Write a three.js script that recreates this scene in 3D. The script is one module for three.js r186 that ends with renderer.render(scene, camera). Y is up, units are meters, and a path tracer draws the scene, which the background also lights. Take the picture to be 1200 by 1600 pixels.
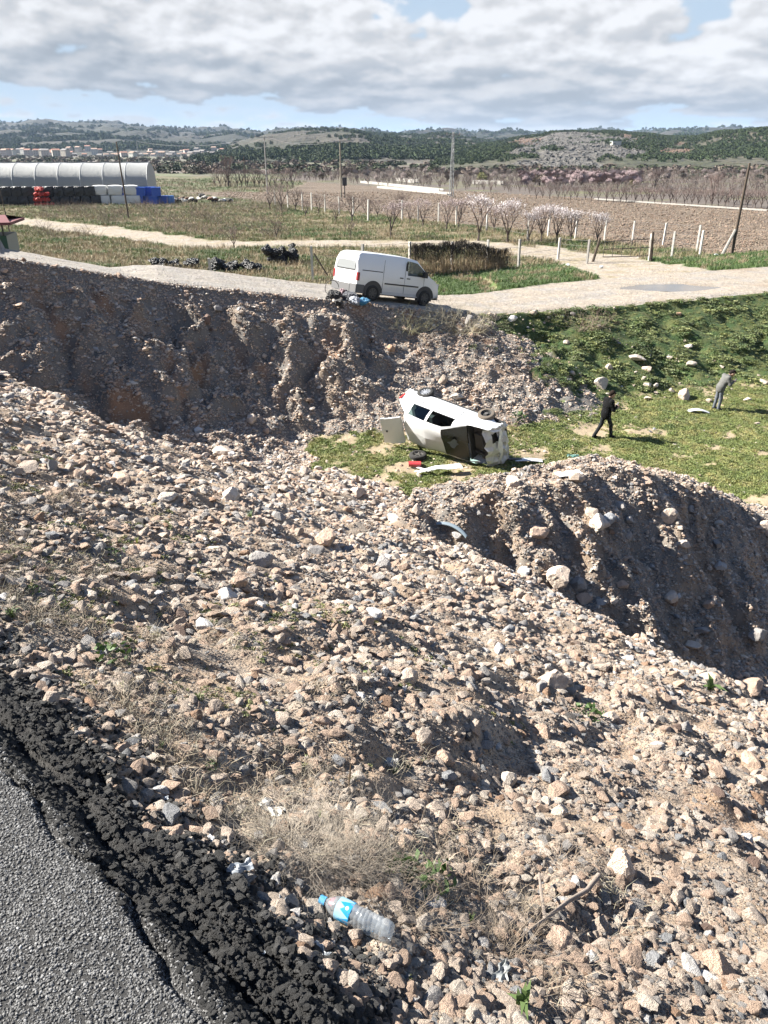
import * as THREE from 'three';
import { createNoise2D, createNoise3D } from 'simplex-noise';
import { mergeGeometries, toCreasedNormals } from 'three/addons/utils/BufferGeometryUtils.js';
import { MarchingCubes } from 'three/addons/objects/MarchingCubes.js';

// ------------------------------------------------------------------ camera, sky, sun, exposure
const scene = new THREE.Scene();
const EYE = 8.9, PITCH = 25.3 * Math.PI / 180;
const camera = new THREE.PerspectiveCamera(67.4, 0.75, 0.05, 20000);
camera.position.set(0, EYE, 0);
camera.rotation.set(-PITCH, 0, 0);
const renderer = new THREE.WebGLRenderer({ antialias: true });
renderer.toneMapping = THREE.LinearToneMapping;
renderer.toneMappingExposure = 4.2;
renderer.shadowMap.enabled = true;

const sun = new THREE.DirectionalLight(new THREE.Color().setRGB(1, 0.95, 0.86), 5);
sun.position.set(-77.7, 58.8, -22.3);
sun.target.position.set(0, 0, -22);
sun.position.add(sun.target.position);
sun.castShadow = true;
Object.assign(sun.shadow.camera, { left: -60, right: 60, top: 60, bottom: -60, near: 1, far: 300 });
sun.shadow.mapSize.set(4096, 4096);
scene.add(sun, sun.target);

function rng(seed) { let s = seed | 0; return () => { s = (s + 0x6d2b79f5) | 0; let t = Math.imul(s ^ (s >>> 15), 1 | s); t = (t + Math.imul(t ^ (t >>> 7), 61 | t)) ^ t; return ((t ^ (t >>> 14)) >>> 0) / 4294967296; }; }
const n2 = createNoise2D(rng(11)), n3 = createNoise3D(rng(12));
const clamp = (x, a = 0, b = 1) => Math.min(b, Math.max(a, x));
const lerp = (a, b, t) => a + (b - a) * t;
const ss = (a, b, x) => { const t = clamp((x - a) / (b - a)); return t * t * (3 - 2 * t); };
const fbm = (x, y, o = 4) => { let s = 0, a = 0.5, f = 1; for (let i = 0; i < o; i++) { s += a * n2(x * f + i * 17.3, y * f - i * 9.1); a *= 0.5; f *= 2.03; } return s; };
const smax = (a, b, k) => { const h = Math.max(k - Math.abs(a - b), 0) / k; return Math.max(a, b) + h * h * k * 0.25; };

{ // sky: pale blue air, a broad bank of cumulus seen from below with lit heads and grey bases, broken cumulus overhead
  const W = 3072, Hh = 2048, d = new Float32Array(W * Hh * 4), K = 1 / 4.2;
  for (let j = 0; j < Hh; j++) {
    const e = ((j + 0.5) / Hh - 0.5) * 180, ce = Math.cos(e * Math.PI / 180), se = Math.sin(e * Math.PI / 180);
    for (let i = 0; i < W; i++) {
      const k = (j * W + i) * 4;
      const az = (((i + 0.5) / W - 0.25) * 360 + 540) % 360 - 180;   // degrees clockwise of the view
      let r, g, b;
      if (e < -0.3) { r = 0.30; g = 0.29; b = 0.27; }
      else {
        const ca = Math.cos(az * Math.PI / 180), sa = Math.sin(az * Math.PI / 180);
        const t = ss(0, 40, e);
        r = lerp(0.56, 0.14, t); g = lerp(0.70, 0.28, t); b = lerp(0.84, 0.60, t);
        const cx = ca * 3.2, cy = sa * 3.2;   // ring coordinates keep the pattern seamless round the horizon
        const low = 1 - ss(12, 26, e);
        if (low > 0) {
          const N = (s, v, o, dx, de) => { let q = 0, a = 0.5, f = 1; const X = (cx - sa * dx) * s, Y = (cy + ca * dx) * s, Z = 2.4 * Math.log(1 + Math.max(0, e + de) / 1.5) * v; for (let z = 0; z < o; z++) { q += a * n3(X * f + z * 7, Y * f, Z * f + z * 3); a *= 0.53; f *= 2.1; } return q; };
          const big = N(1.1, 0.5, 3, 0, 0), det = N(2.9, 1.25, 6, 0, 0), up = N(2.9, 1.25, 5, -0.03, 0.45);
          const edge = 2.2 - 1.3 * Math.sin(az / 26 * 1.45) * (Math.abs(az) < 56 ? 1 : 0.3);
          const hgt = e - edge;                                   // height above the base of the bank
          const dens = ss(-0.5, 0.6, hgt + big * 1.5 + det * 0.5) * 0.88 + big * 0.55 + det * 0.75 - 0.75 * ss(4.6, 8, e) * ss(-0.1, 0.35, N(0.9, 0.05, 2, 0.9, 0) + 0.05);
          const cov = ss(0.17, 0.36, dens);
          const rim = clamp(0.5 + (det - up) * 1.5), body = ss(0.2, 4.6, hgt + big * 2.4);
          let sh = lerp(0.51, 0.80, body) + (rim - 0.5) * lerp(0.14, 0.26, body) + det * 0.15;
          sh = clamp(sh, 0.36, 0.93);
          const puff = ss(0.1, 0.4, det * 0.9 + big * 0.3 + 0.22 - Math.abs(e - 1.15) * 0.26), thin = ss(-0.3, 0.5, det + big) * 0.45;
          let lr = lerp(r, 0.70, thin), lg = lerp(g, 0.76, thin), lb = lerp(b, 0.83, thin); const pw = 0.72 + 0.16 * (rim - 0.5);
          lr = lerp(lr, pw * 0.98, puff * 0.8); lg = lerp(lg, pw, puff * 0.8); lb = lerp(lb, pw * 1.03, puff * 0.8);
          const blue = 1 - ss(0.4, 0.75, sh);
          lr = lerp(lr, sh * (0.985 - 0.08 * blue), cov); lg = lerp(lg, sh, cov); lb = lerp(lb, sh * (1.03 + 0.09 * blue), cov);
          r = lerp(r, lr, low); g = lerp(g, lg, low); b = lerp(b, lb, low);
        }
        if (low < 1) {
          const q = 1.1 / (se + 0.12), px = sa * ce * q, py = ca * ce * q;
          let f = 0, a = 0.5, fr = 1; for (let z = 0; z < 5; z++) { f += a * n2(px * fr * 1.3 + 5, py * fr * 1.3 + z * 4); a *= 0.5; fr *= 2.1; }
          const c = ss(0.2, 0.42, f) * (1 - low), s = 0.72 - 0.30 * ss(0.15, 0.6, f);
          r = lerp(r, s * 0.97, c); g = lerp(g, s, c); b = lerp(b, s * 1.04, c);
        }
      }
      d[k] = r * K; d[k + 1] = g * K; d[k + 2] = b * K; d[k + 3] = 1;
    }
  }
  const tex = new THREE.DataTexture(d, W, Hh, THREE.RGBAFormat, THREE.FloatType);
  tex.mapping = THREE.EquirectangularReflectionMapping; tex.magFilter = THREE.LinearFilter; tex.needsUpdate = true;
  scene.background = tex; scene.environment = tex;
}

// ------------------------------------------------------------------ helpers
const AL = 0.76;   // reflectance of every paint, cloth, leaf and stone, weighed against the exposure
const C = (r, g, b) => new THREE.Color().setRGB(r * AL, g * AL, b * AL);
const names = new Map();
function numbered(n) { const k = names.get(n) || 0; names.set(n, k + 1); return k ? n + '_' + String(k).padStart(3, '0') : n; }
function shade(o) { o.traverse((m) => { if (m.isMesh) { m.castShadow = true; m.receiveShadow = true; } }); return o; }
function tag(o, label, category, group, kind) { if (label) o.userData.label = label; if (category) o.userData.category = category; if (group) o.userData.group = group; if (kind) o.userData.kind = kind; return o; }
function thing(name, label, category, pos = [0, 0, 0], turn = 0, group) { const o = new THREE.Group(); o.name = numbered(name); o.position.set(...pos); o.rotation.y = turn; tag(o, label, category, group); scene.add(o); return o; }
function part(name, geo, m, parent) { const o = new THREE.Mesh(geo, m); o.name = name; o.castShadow = o.receiveShadow = true; parent.add(o); return o; }
function single(name, geo, m, label, category, group) { const o = new THREE.Mesh(geo, m); o.name = numbered(name); o.castShadow = o.receiveShadow = true; tag(o, label, category, group); scene.add(o); return o; }
function dup(src, pos, turn = 0, scale = 1, label, group) { const o = src.clone(); o.name = numbered(src.name.replace(/_\d{3}$/, '')); o.position.set(...pos); o.rotation.set(0, turn, 0); o.scale.setScalar(scale); o.userData = { ...src.userData }; if (label) o.userData.label = label; if (group) o.userData.group = group; scene.add(o); return o; }

class GB { // collects triangles
  constructor() { this.p = []; this.n = null; }
  tri(a, b, c) { this.p.push(...a, ...b, ...c); return this; }
  quad(a, b, c, d) { return this.tri(a, b, c).tri(a, c, d); }
  tube(a, b, r0, r1, s = 4) {
    const A = new THREE.Vector3(...a), B = new THREE.Vector3(...b), d = B.clone().sub(A).normalize();
    const u = new THREE.Vector3(Math.abs(d.y) > 0.9 ? 1 : 0, Math.abs(d.y) > 0.9 ? 0 : 1, 0).cross(d).normalize(), v = d.clone().cross(u);
    const P = (c, r, k) => { const w = k / s * Math.PI * 2; return [c.x + r * (Math.cos(w) * u.x + Math.sin(w) * v.x), c.y + r * (Math.cos(w) * u.y + Math.sin(w) * v.y), c.z + r * (Math.cos(w) * u.z + Math.sin(w) * v.z)]; };
    for (let k = 0; k < s; k++) this.quad(P(A, r0, k), P(A, r0, k + 1), P(B, r1, k + 1), P(B, r1, k));
    if (r1 > 0.004) for (let k = 1; k < s - 1; k++) this.tri(P(B, r1, 0), P(B, r1, k), P(B, r1, k + 1));
    return this;
  }
  box(x0, x1, y0, y1, z0, z1) {
    const v = (i, j, k) => [i ? x1 : x0, j ? y1 : y0, k ? z1 : z0];
    this.quad(v(0, 0, 1), v(1, 0, 1), v(1, 1, 1), v(0, 1, 1)).quad(v(1, 0, 0), v(0, 0, 0), v(0, 1, 0), v(1, 1, 0)).quad(v(1, 0, 1), v(1, 0, 0), v(1, 1, 0), v(1, 1, 1))
      .quad(v(0, 0, 0), v(0, 0, 1), v(0, 1, 1), v(0, 1, 0)).quad(v(0, 1, 1), v(1, 1, 1), v(1, 1, 0), v(0, 1, 0)).quad(v(0, 0, 0), v(1, 0, 0), v(1, 0, 1), v(0, 0, 1));
    return this;
  }
  geo(crease) {
    const g = new THREE.BufferGeometry(); g.setAttribute('position', new THREE.Float32BufferAttribute(this.p, 3));
    boxUV(g); g.computeVertexNormals();
    return crease ? toCreasedNormals(g, crease) : g;
  }
}
function boxUV(g, k = 1) { // uv in metres, picked per triangle by the way it faces
  const p = g.attributes.position, uv = new Float32Array(p.count * 2);
  for (let i = 0; i + 2 < p.count; i += 3) {
    const ax = p.getX(i), ay = p.getY(i), az = p.getZ(i), bx = p.getX(i + 1) - ax, by = p.getY(i + 1) - ay, bz = p.getZ(i + 1) - az, cx = p.getX(i + 2) - ax, cy = p.getY(i + 2) - ay, cz = p.getZ(i + 2) - az;
    const nx = Math.abs(by * cz - bz * cy), ny = Math.abs(bz * cx - bx * cz), nz = Math.abs(bx * cy - by * cx);
    for (let j = i; j < i + 3; j++) {
      const x = p.getX(j), y = p.getY(j), z = p.getZ(j);
      uv[j * 2] = (nx > ny && nx > nz ? z : x) * k; uv[j * 2 + 1] = (ny >= nx && ny >= nz ? z : y) * k;
    }
  }
  g.setAttribute('uv', new THREE.BufferAttribute(uv, 2)); return g;
}

// ------------------------------------------------------------------ grain textures (tileable)
function tileTex(size, fn, srgb = false) {
  const d = new Uint8Array(size * size * 4);
  for (let j = 0; j < size; j++) for (let i = 0; i < size; i++) { const c = fn(i / size, j / size), k = (j * size + i) * 4; if (Array.isArray(c)) { d[k] = clamp(c[0]) * 255; d[k + 1] = clamp(c[1]) * 255; d[k + 2] = clamp(c[2]) * 255; } else d[k] = d[k + 1] = d[k + 2] = clamp(c) * 255; d[k + 3] = 255; }
  const t = new THREE.DataTexture(d, size, size); t.wrapS = t.wrapT = THREE.RepeatWrapping; t.magFilter = THREE.LinearFilter; t.minFilter = THREE.LinearMipmapLinearFilter; t.generateMipmaps = true; t.needsUpdate = true; if (srgb) t.colorSpace = THREE.SRGBColorSpace; return t;
}
const rep = (t, m) => { const c = t.clone(); c.repeat.set(1 / m, 1 / m); c.needsUpdate = true; return c; };
function tileNoise(seed, freq, oct) { // lattice value noise, wraps
  const r = rng(seed), tabs = [];
  for (let o = 0; o < oct; o++) { const f = freq << o, t = new Float32Array(f * f); for (let i = 0; i < f * f; i++) t[i] = r(); tabs.push([f, t]); }
  return (u, v) => { let s = 0, a = 0.5, tot = 0; for (const [f, t] of tabs) { const x = u * f, y = v * f, i = Math.floor(x), j = Math.floor(y), fx = ss(0, 1, x - i), fy = ss(0, 1, y - j), at = (p, q) => t[((q % f + f) % f) * f + ((p % f + f) % f)]; s += a * lerp(lerp(at(i, j), at(i + 1, j), fx), lerp(at(i, j + 1), at(i + 1, j + 1), fx), fy); tot += a; a *= 0.55; } return s / tot; };
}
function cells(seed, f) { // tileable cell pattern: returns [distance to border, id random]
  const r = rng(seed), px = new Float32Array(f * f), py = new Float32Array(f * f), id = new Float32Array(f * f);
  for (let i = 0; i < f * f; i++) { px[i] = r(); py[i] = r(); id[i] = r(); }
  return (u, v) => { const x = u * f, y = v * f, ci = Math.floor(x), cj = Math.floor(y); let d1 = 9, d2 = 9, who = 0; for (let dj = -1; dj <= 1; dj++) for (let di = -1; di <= 1; di++) { const k = ((cj + dj + f) % f) * f + ((ci + di + f) % f), dx = ci + di + px[k] - x, dy = cj + dj + py[k] - y, d = dx * dx + dy * dy; if (d < d1) { d2 = d1; d1 = d; who = id[k]; } else if (d < d2) d2 = d; } return [Math.sqrt(d2) - Math.sqrt(d1), who]; };
}
const tA = tileNoise(3, 4, 6), tB = tileNoise(4, 16, 5), tC = tileNoise(9, 64, 3), cBig = cells(5, 26), cSmall = cells(6, 70);
const T = {};
T.gravel = tileTex(1024, (u, v) => { const [b, id] = cBig(u, v), [b2, id2] = cSmall(u, v), n = tB(u, v); const big = id > 0.55; const e = big ? ss(0, 0.16, b) : ss(0, 0.2, b2) * 0.8; const t = big ? id2 * 0.2 + (id - 0.55) * 1.6 : id2; const l = (0.64 + 0.36 * t) * (0.84 + 0.16 * e) * (0.8 + 0.4 * n); return [l * 1.0, l * (0.965 + 0.05 * t), l * (0.92 + 0.09 * id)]; });
T.gravelH = tileTex(1024, (u, v) => { const [b, id] = cBig(u, v), [b2, id2] = cSmall(u, v); const big = id > 0.55; return (big ? 0.45 + 0.5 * ss(0, 0.3, b) : 0.15 + 0.4 * ss(0, 0.35, b2) * (0.4 + 0.6 * id2)) + 0.1 * (tC(u, v) - 0.5); });
T.fines = tileTex(1024, (u, v) => { const [b2, id2] = cSmall(u, v), n = tA(u, v), m = tC(u, v), g = id2 > 0.72 ? ss(0.02, 0.25, b2) : 0; const l = 0.70 + 0.22 * (n - 0.5) + 0.42 * (m - 0.5) + g * (0.05 + 0.5 * (id2 - 0.8)); return [l * 1.02, l, l * 0.97]; });
T.finesH = tileTex(1024, (u, v) => { const [b2, id2] = cSmall(u, v), g = id2 > 0.72 ? ss(0.0, 0.4, b2) : 0; return 0.2 + 0.3 * tB(u, v) + 0.25 * tC(u, v) + 0.25 * g; });
T.soil = tileTex(512, (u, v) => { const n = tA(u, v), m = tC(u, v); const l = 0.66 + 0.30 * n + 0.2 * (m - 0.5); return [l, l * 0.99, l * 0.97]; });
T.soilH = tileTex(512, (u, v) => 0.5 * tB(u, v) + 0.5 * tC(u, v));
T.stone = tileTex(512, (u, v) => { const n = tA(u, v), m = tB(u, v), f = tC(u, v); const l = 0.83 + 0.34 * (n - 0.5) + 0.26 * (m - 0.5) + 0.24 * (f - 0.5) ; return [l * 1.02, l, l * (0.97 + 0.06 * n)]; });
T.stoneH = tileTex(512, (u, v) => 0.4 * tA(u, v) + 0.35 * tB(u, v) + 0.25 * tC(u, v));
T.grain = tileTex(512, (u, v) => 0.55 + 0.45 * tC(u, v) + 0.3 * (tA(u, v) - 0.5));
console.log('textures');
// ------------------------------------------------------------------ the lie of the land: x to the side, f ahead, y up; pit floor at 0, highway at 7.3
const RAMP = [[-60, 52, 7.2, 6], [-34, 31, 7.1, 6], [-20, 23.6, 6.6, 7], [-12.05, 25.2, 5.85, 7], [-8.06, 28.4, 4.6, 4.8], [-2.9, 29.9, 3.8, 4.4], [0.2, 30.9, 3.3, 5], [3.2, 32.0, 2.75, 5.2], [7, 34.3, 2.45, 5.2], [12, 36.6, 2.36, 6.8], [19.4, 39.6, 2.4, 7], [40, 48, 2.4, 7], [90, 66, 2.4, 7]];
const LIP_BOWL = [[-60, 62], [-22, 23], [-18, 20], [-13, 18.4], [-8.2, 16.0], [-4.9, 12.9], [-3.2, 12.0], [-2.4, 13.6], [-1.4, 17.6], [-0.6, 30]];
const LIP_GULLY = [[0.0, 24], [0.5, 15], [1.0, 11.8], [1.6, 10.6], [2.6, 9.7], [3.4, 7.5], [3.95, 6.2], [5.2, 4.2], [9, -1], [20, -14]];
const CREST = [[-0.6, 13.2, 2.2], [0.5, 12.7, 3.1], [2.35, 13.2, 3.24], [4.67, 14.5, 3.16], [6.7, 15.5, 2.35], [8.85, 16.4, 1.2], [12, 17.8, 0]];
const PATH2 = [[-110, 150], [-60, 104], [-32, 82], [-15, 66], [-4, 66], [7, 66], [14.2, 56], [15.5, 49], [15, 42]];
function poly(P, x, f) { // signed distance (positive on the near side of a line drawn from one side to the other), values and length along it
  let best = 1e9, out = null, run = 0;
  for (let i = 0; i + 1 < P.length; i++) {
    const a = P[i], b = P[i + 1], dx = b[0] - a[0], df = b[1] - a[1], L2 = dx * dx + df * df, L = Math.sqrt(L2);
    const t = clamp(((x - a[0]) * dx + (f - a[1]) * df) / L2), ex = x - a[0] - t * dx, ef = f - a[1] - t * df, d = ex * ex + ef * ef;
    if (d < best) { best = d; out = { i, t, s: run + t * L, side: dx * (f - a[1]) - df * (x - a[0]) }; }
    run += L;
  }
  const a = P[out.i], b = P[out.i + 1];
  out.d = Math.sqrt(best) * (out.side > 0 ? -1 : 1); out.h = a.length > 2 ? lerp(a[2], b[2], out.t) : 0; out.w = a.length > 3 ? lerp(a[3], b[3], out.t) : 0;
  return out;
}
const Q = (x, f) => (x + f - 0.69 + 0.045 * Math.min(3, (f - x) * 0.7071)) * 0.7071, TT = (x, f) => (f - x) * 0.7071;
const SKY = [[-900, 190], [-300, 199], [0, 198], [120, 196], [160, 197], [250, 203], [330, 206], [400, 211], [470, 208], [520, 206], [600, 210], [680, 209], [750, 212], [850, 211], [1000, 209], [1200, 206], [1500, 200], [2200, 195]];
const MID = [[-900, 245], [250, 246], [330, 236], [380, 222], [430, 212], [480, 207], [540, 206], [600, 211], [640, 214], [690, 211], [730, 218], [800, 228], [900, 245], [2200, 245]];
const NEAR = [[-900, 260], [560, 259], [640, 252], [700, 238], [760, 224], [830, 213], [870, 208], [910, 207], [960, 205], [1000, 209], [1050, 214], [1080, 213], [1130, 204], [1200, 200], [1300, 199], [1500, 215], [2200, 230]];
const prof = (P, x) => { for (let i = 0; i + 1 < P.length; i++) if (x < P[i + 1][0]) { const t = clamp((x - P[i][0]) / (P[i + 1][0] - P[i][0])); return lerp(P[i][1], P[i + 1][1], t * t * (3 - 2 * t)); } return P[P.length - 1][1]; };
const slopeOf = (py) => Math.tan(Math.atan((800 - py) / 1200) - PITCH);
function hillAt(x, f) {
  if (f < 325) return { h: 0, k: 0 };
  const r = f, px = 600 + 1200 * (x / f) / Math.cos(PITCH) * 1.0, er = fbm(x / 260, f / 260, 5), gl = 1 - Math.abs(n2(x / 190 + 3, f / 420));
  let best = 0, k = 0;
  const lay = (P, r0, r1, kind, amp) => {
    const top = EYE + slopeOf(prof(P, px)) * r1 - 1.9; if (top <= 0 || r < r0) return;
    const u = clamp((r - r0) / (r1 - r0)), g = u * (1.55 - 0.55 * u);
    const env = Math.sin(Math.min(1, u) * Math.PI) + 0.1;
    const h = top * g + amp * env * (er + 0.45 * (gl - 0.6)) * clamp(top / 25);
    const hh = r > r1 ? top - (r - r1) * 0.02 : h;
    if (hh > best) { best = hh; k = kind; }
  };
  lay(SKY, 1000, 4200, 1, 24); lay(MID, 470, 1500, 2, 10); lay(NEAR, 330, 820, 3, 6);
  return { h: best, k };
}
function land(x, f, fine = true) {
  const r = Math.hypot(x, f), q = Q(x, f), t = TT(x, f);
  const tr = poly(RAMP, x, f);
  const o = { kind: 'field', y: 0, tr, q, t };
  // highway and its embankment
  const crumb = 0.27 + 0.05 * n2(t * 1.3, 3) + 0.03 * n2(t * 5, 9);
  o.crumb = crumb;
  let E = 7.3;
  if (q > 0) {
    E -= 0.10 * ss(0, 0.10, q) + 0.12 * ss(0.1, crumb + 0.1, q);
    E -= 0.51 * Math.max(0, q - crumb) - 0.0;
    
  }
  let macro = 0;
  if (q > crumb) {
    const m = ss(crumb, crumb + 1.2, q);
    macro = m * (0.15 * fbm(x / 2.6 + 4, f / 2.6, 3) - 0.04 + 0.05 * n2(x / 0.75, f / 0.75 + 5)) + 0.018 * n2(x / 0.23, f / 0.23);
    macro += m * 0.06 * Math.max(0, n2((x + 0.4 * f) / 1.1, (f - 0.5 * x) / 4 + 7));
  }
  const lb = poly(LIP_BOWL, x, f), lg = poly(LIP_GULLY, x, f);
  const eb = Math.max(0, -lb.d + 0.25 * n2(x * 1.2, f * 1.2)), eg = Math.max(0, -lg.d + 0.2 * n2(x * 1.3, f * 1.3 + 4));
  let Ec = E + macro - 1.05 * Math.max(0, eb - 0.25) - 0.95 * Math.max(0, eg - 0.3) - 0.08 * Math.min(1, eb) - 0.1 * Math.min(1, eg);
  const field = 1.9 + 0.10 * fbm(x / 14, f / 14, 2) * ss(20, 60, f);
  if (tr.d < 0 && f > 8) { // beyond the near edge of the track
    const out = -tr.d - tr.w;
    let N;
    if (out <= 0) { const rut = Math.exp(-(((-tr.d - tr.w * 0.35) / 0.3) ** 2)) + Math.exp(-(((-tr.d - tr.w * 0.35 - 1.6) / 0.3) ** 2)); N = tr.h - 0.035 * rut + 0.03 * fbm(x / 1.7, f / 1.7, 3) - 0.08 * ss(0.5, 0, -tr.d); if (x > 11 && x < 20) N -= 0.075 * ss(1.25, 0.55, Math.hypot((x - 15.06) / 2.7, (f - 41.4) / 1.25)); o.kind = 'track'; }
    else { N = smax(field, tr.h - 0.42 * out, 0.3); if (x > 6) N = lerp(tr.h, field, ss(0, 9, out)); N += 0.06 * fbm(x / 3, f / 3, 3) * ss(0, 1, out); o.kind = 'field'; }
    if (E > N && q < 30) { N = E; o.kind = q < 0 ? 'road' : q < crumb ? 'crumb' : 'rubble'; }
    const hl = hillAt(x, f); if (hl.h > 0.05) { if (hl.k === 3) N += 1.6 * rocky(x, f) * Math.min(1, hl.h / 4) * fbm(x / 11, f / 16, 3); N += hl.h; o.kind = 'hill'; o.hill = hl.k; }
    o.y = N; return o;
  }
  // pit side
  const k = lerp(lerp(1.0, 0.76, ss(-9.5, -6.5, x)), 0.40, ss(1.5, 7, x)) * (1 + 0.12 * n2(tr.s * 0.5, 2));
  const onWall = ss(0, 1.4, tr.d) * (1 - ss(5.5, 8, tr.d)), loose = 1 - ss(6, 9, x);
  const sw = tr.s + 0.9 * n2(tr.d * 0.55 + 2, tr.s * 0.3) + 0.3 * n2(tr.d * 1.3, tr.s * 0.9);
  const rib = n2(sw * 0.33 + 3, tr.d * 0.16) * 0.5 + n2(sw * 0.85, tr.d * 0.42 + 7) * 0.24 + fbm(x * 0.9, f * 0.9 + 4, 4) * 0.38 + 0.06 * n2(x * 3.1, f * 3.1) + 0.05 * n2(tr.d * 2.6 + n2(tr.s * 0.3, 1), 4);
  const green = fbm(x / 2.2, f / 2.2, 3) * 0.28;
  let wall = tr.h - k * Math.max(0, tr.d - 0.15) - 0.16 * ss(0, 0.35, tr.d) + onWall * lerp(green, rib - 0.12, loose);
  const dc = Math.hypot(x - clamp(x, -1.5, 3.2), f - 31.2 - clamp((x + 1.5) * 0.12, 0, 0.55));
  const cone = 2.9 - 0.45 * dc + 0.22 * fbm(x / 1.3, f / 1.3, 3) + 0.08 * n2(x * 1.9, f * 1.9);
  const cr = poly(CREST, x, f);
  const wig = 0.35 * n2(cr.s * 0.7, 5) + 0.18 * n2(cr.s * 1.9, 8);
  const dm = cr.d > 0 ? Math.max(0, cr.d - 0.35 + wig * 0.6) * 0.88 : Math.max(0, -cr.d - 0.5) * 0.55;
  const cw = cr.s + 0.7 * n2(cr.d * 0.7, cr.s * 0.4 + 5), rib2 = cr.d > 0 ? ss(0.2, 1.2, cr.d) * (0.22 * n2(cw * 0.55, cr.d * 0.3 + 3) + 0.12 * n2(cw * 1.5, cr.d * 0.8) + 0.22 * fbm(x * 1.1 + 2, f * 1.1, 4)) : 0;
  const mound = cr.h - dm + rib2 + 0.13 * fbm(x / 0.8, f / 0.8, 4) + 0.03 * n2(x * 4, f * 4) - 0.03;
  const floor = 0.75 * ss(-2.5, -6, x) + 0.35 * fbm(x * 0.8, f * 0.8, 3) * ss(-2, -4, x) + 0.09 * fbm(x / 3.1, f / 3.1, 3) + 0.02 * n2(x * 2, f * 2);
  const E2 = Ec + (tr.d > 0 ? 0 : 0);
  const rest = smax(smax(wall, cone, 0.3), smax(mound, E2, 0.35), 0.3);
  let y = smax(floor, rest, 0.35);
  o.y = y; o.floor = floor; o.wall = wall; o.cone = cone; o.mound = mound; o.E = E2; o.rise = rest - floor;
  if (q < 0) o.kind = 'road';
  else if (q < crumb) o.kind = 'crumb';
  else if (rest < floor + 0.07 + 0.06 * n2(x * 1.4, f * 1.4)) { o.kind = 'floor'; if (x < -2.3 + 0.5 * n2(f * 0.7, x * 0.7) || f < 17.2) { o.kind = 'rubble'; o.part = 'wall'; } }
  else {
    o.kind = 'rubble';
    if (wall >= Math.max(cone, mound, E2) || tr.d < 8) { if (x > 4.2 + 0.6 * n2(f * 0.8, x * 0.8) && wall + 0.1 > cone) o.kind = 'bank'; o.part = 'wall'; }
    if (mound > Math.max(wall, cone, E2)) o.part = 'mound';
    if (cone > Math.max(wall, mound, E2)) o.part = 'cone';
  }
  // road: aggregate relief; broken edge: cracks and lumps
  if (o.kind === 'road' || o.kind === 'crumb') {
    const w = 0.03 * n2(t * 2.1, 1) + 0.015 * n2(t * 7, 4);
    const crack = (c, wd, dp) => dp * Math.exp(-(((q - c - w) / wd) ** 2)) * (0.45 + 0.55 * ss(-0.4, 0.3, n2(t * 2.6 + c * 40, c * 9)));
    y -= crack(-0.005, 0.012, 0.05) + crack(0.11, 0.02, 0.03) + crack(0.235, 0.016, 0.035);
    if (q > -0.05) y += ss(0, 0.12, q) * (0.022 * fbm(x / 0.13, f / 0.13, 3) + 0.006 * n2(x * 40, f * 40));
    else y += 0.004 * n2(x * 3, f * 3);
    if (q > 0.02) y += 0.016 * n2(q * 26 + 0.6 * n2(t * 1.4, q * 4), t * 0.8) * ss(0.02, 0.08, q);
    o.y = y;
  }
  return o;
}
const ground = (x, f) => land(x, f).y;
function ray(px, py) { const u = (px - 600) / 1200, v = (800 - py) / 1200; return [u, v * Math.cos(PITCH) - Math.sin(PITCH), v * Math.sin(PITCH) + Math.cos(PITCH)]; }
function spot(px, py, from = 0.4) { // where the line of sight meets the land
  const [dx, dy, df] = ray(px, py); let s = from, ps = s;
  for (let i = 0; i < 900; i++) { const y = EYE + dy * s; if (y < ground(dx * s, df * s)) { for (let k = 0; k < 14; k++) { const m = (ps + s) / 2; if (EYE + dy * m < ground(dx * m, df * m)) s = m; else ps = m; } break; } ps = s; s *= 1.008; if (s > 4000) break; }
  return [dx * s, ground(dx * s, df * s), -df * s];
}
const scaleAt = (p) => { const f = -p[2], dr = EYE - p[1]; return (f * Math.cos(PITCH) + dr * Math.sin(PITCH)) / 1200; };   // metres per photograph pixel there

const ploughLine = (x, f) => (x - 23.5) * 57 + (f - 60) * 38.9;    // > 0 beyond the orchard fence
const orchardLine = (x, f) => (x - 50) * 30 + (f - 108) * 23.4 + 30 * Math.sin(x / 30);
function fieldKind(x, f, y) {
  const p2 = poly(PATH2, x, f), w = 2.6 + 0.5 * n2(x / 3, f / 3) + (x > 12 ? 1.2 : 0);
  if (Math.abs(p2.d) < w && f < 140) return 'path';
  if (orchardLine(x, f) > 0 && f > 70 && x > -40 + (f - 160) * 0.2) return f < 430 ? 'orchard' : 'plain';
  if (ploughLine(x, f) > 30 && f < 240) return f > 150 && x < -18 ? 'meadow' : 'plough';
  return f < 230 ? 'meadow' : 'plain';
}
const mixc = (a, b, t) => [lerp(a[0], b[0], t), lerp(a[1], b[1], t), lerp(a[2], b[2], t)];
const PAL = { tan: [0.40, 0.30, 0.215], pale: [0.47, 0.40, 0.33], clay: [0.36, 0.205, 0.12], grey: [0.26, 0.24, 0.22], dgrey: [0.17, 0.155, 0.14], dry: [0.34, 0.28, 0.18], green: [0.075, 0.12, 0.022], lush: [0.04, 0.085, 0.016], olive: [0.14, 0.15, 0.045], pathc: [0.40, 0.345, 0.285], plough: [0.20, 0.148, 0.108], mauve: [0.13, 0.105, 0.09] };
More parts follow.
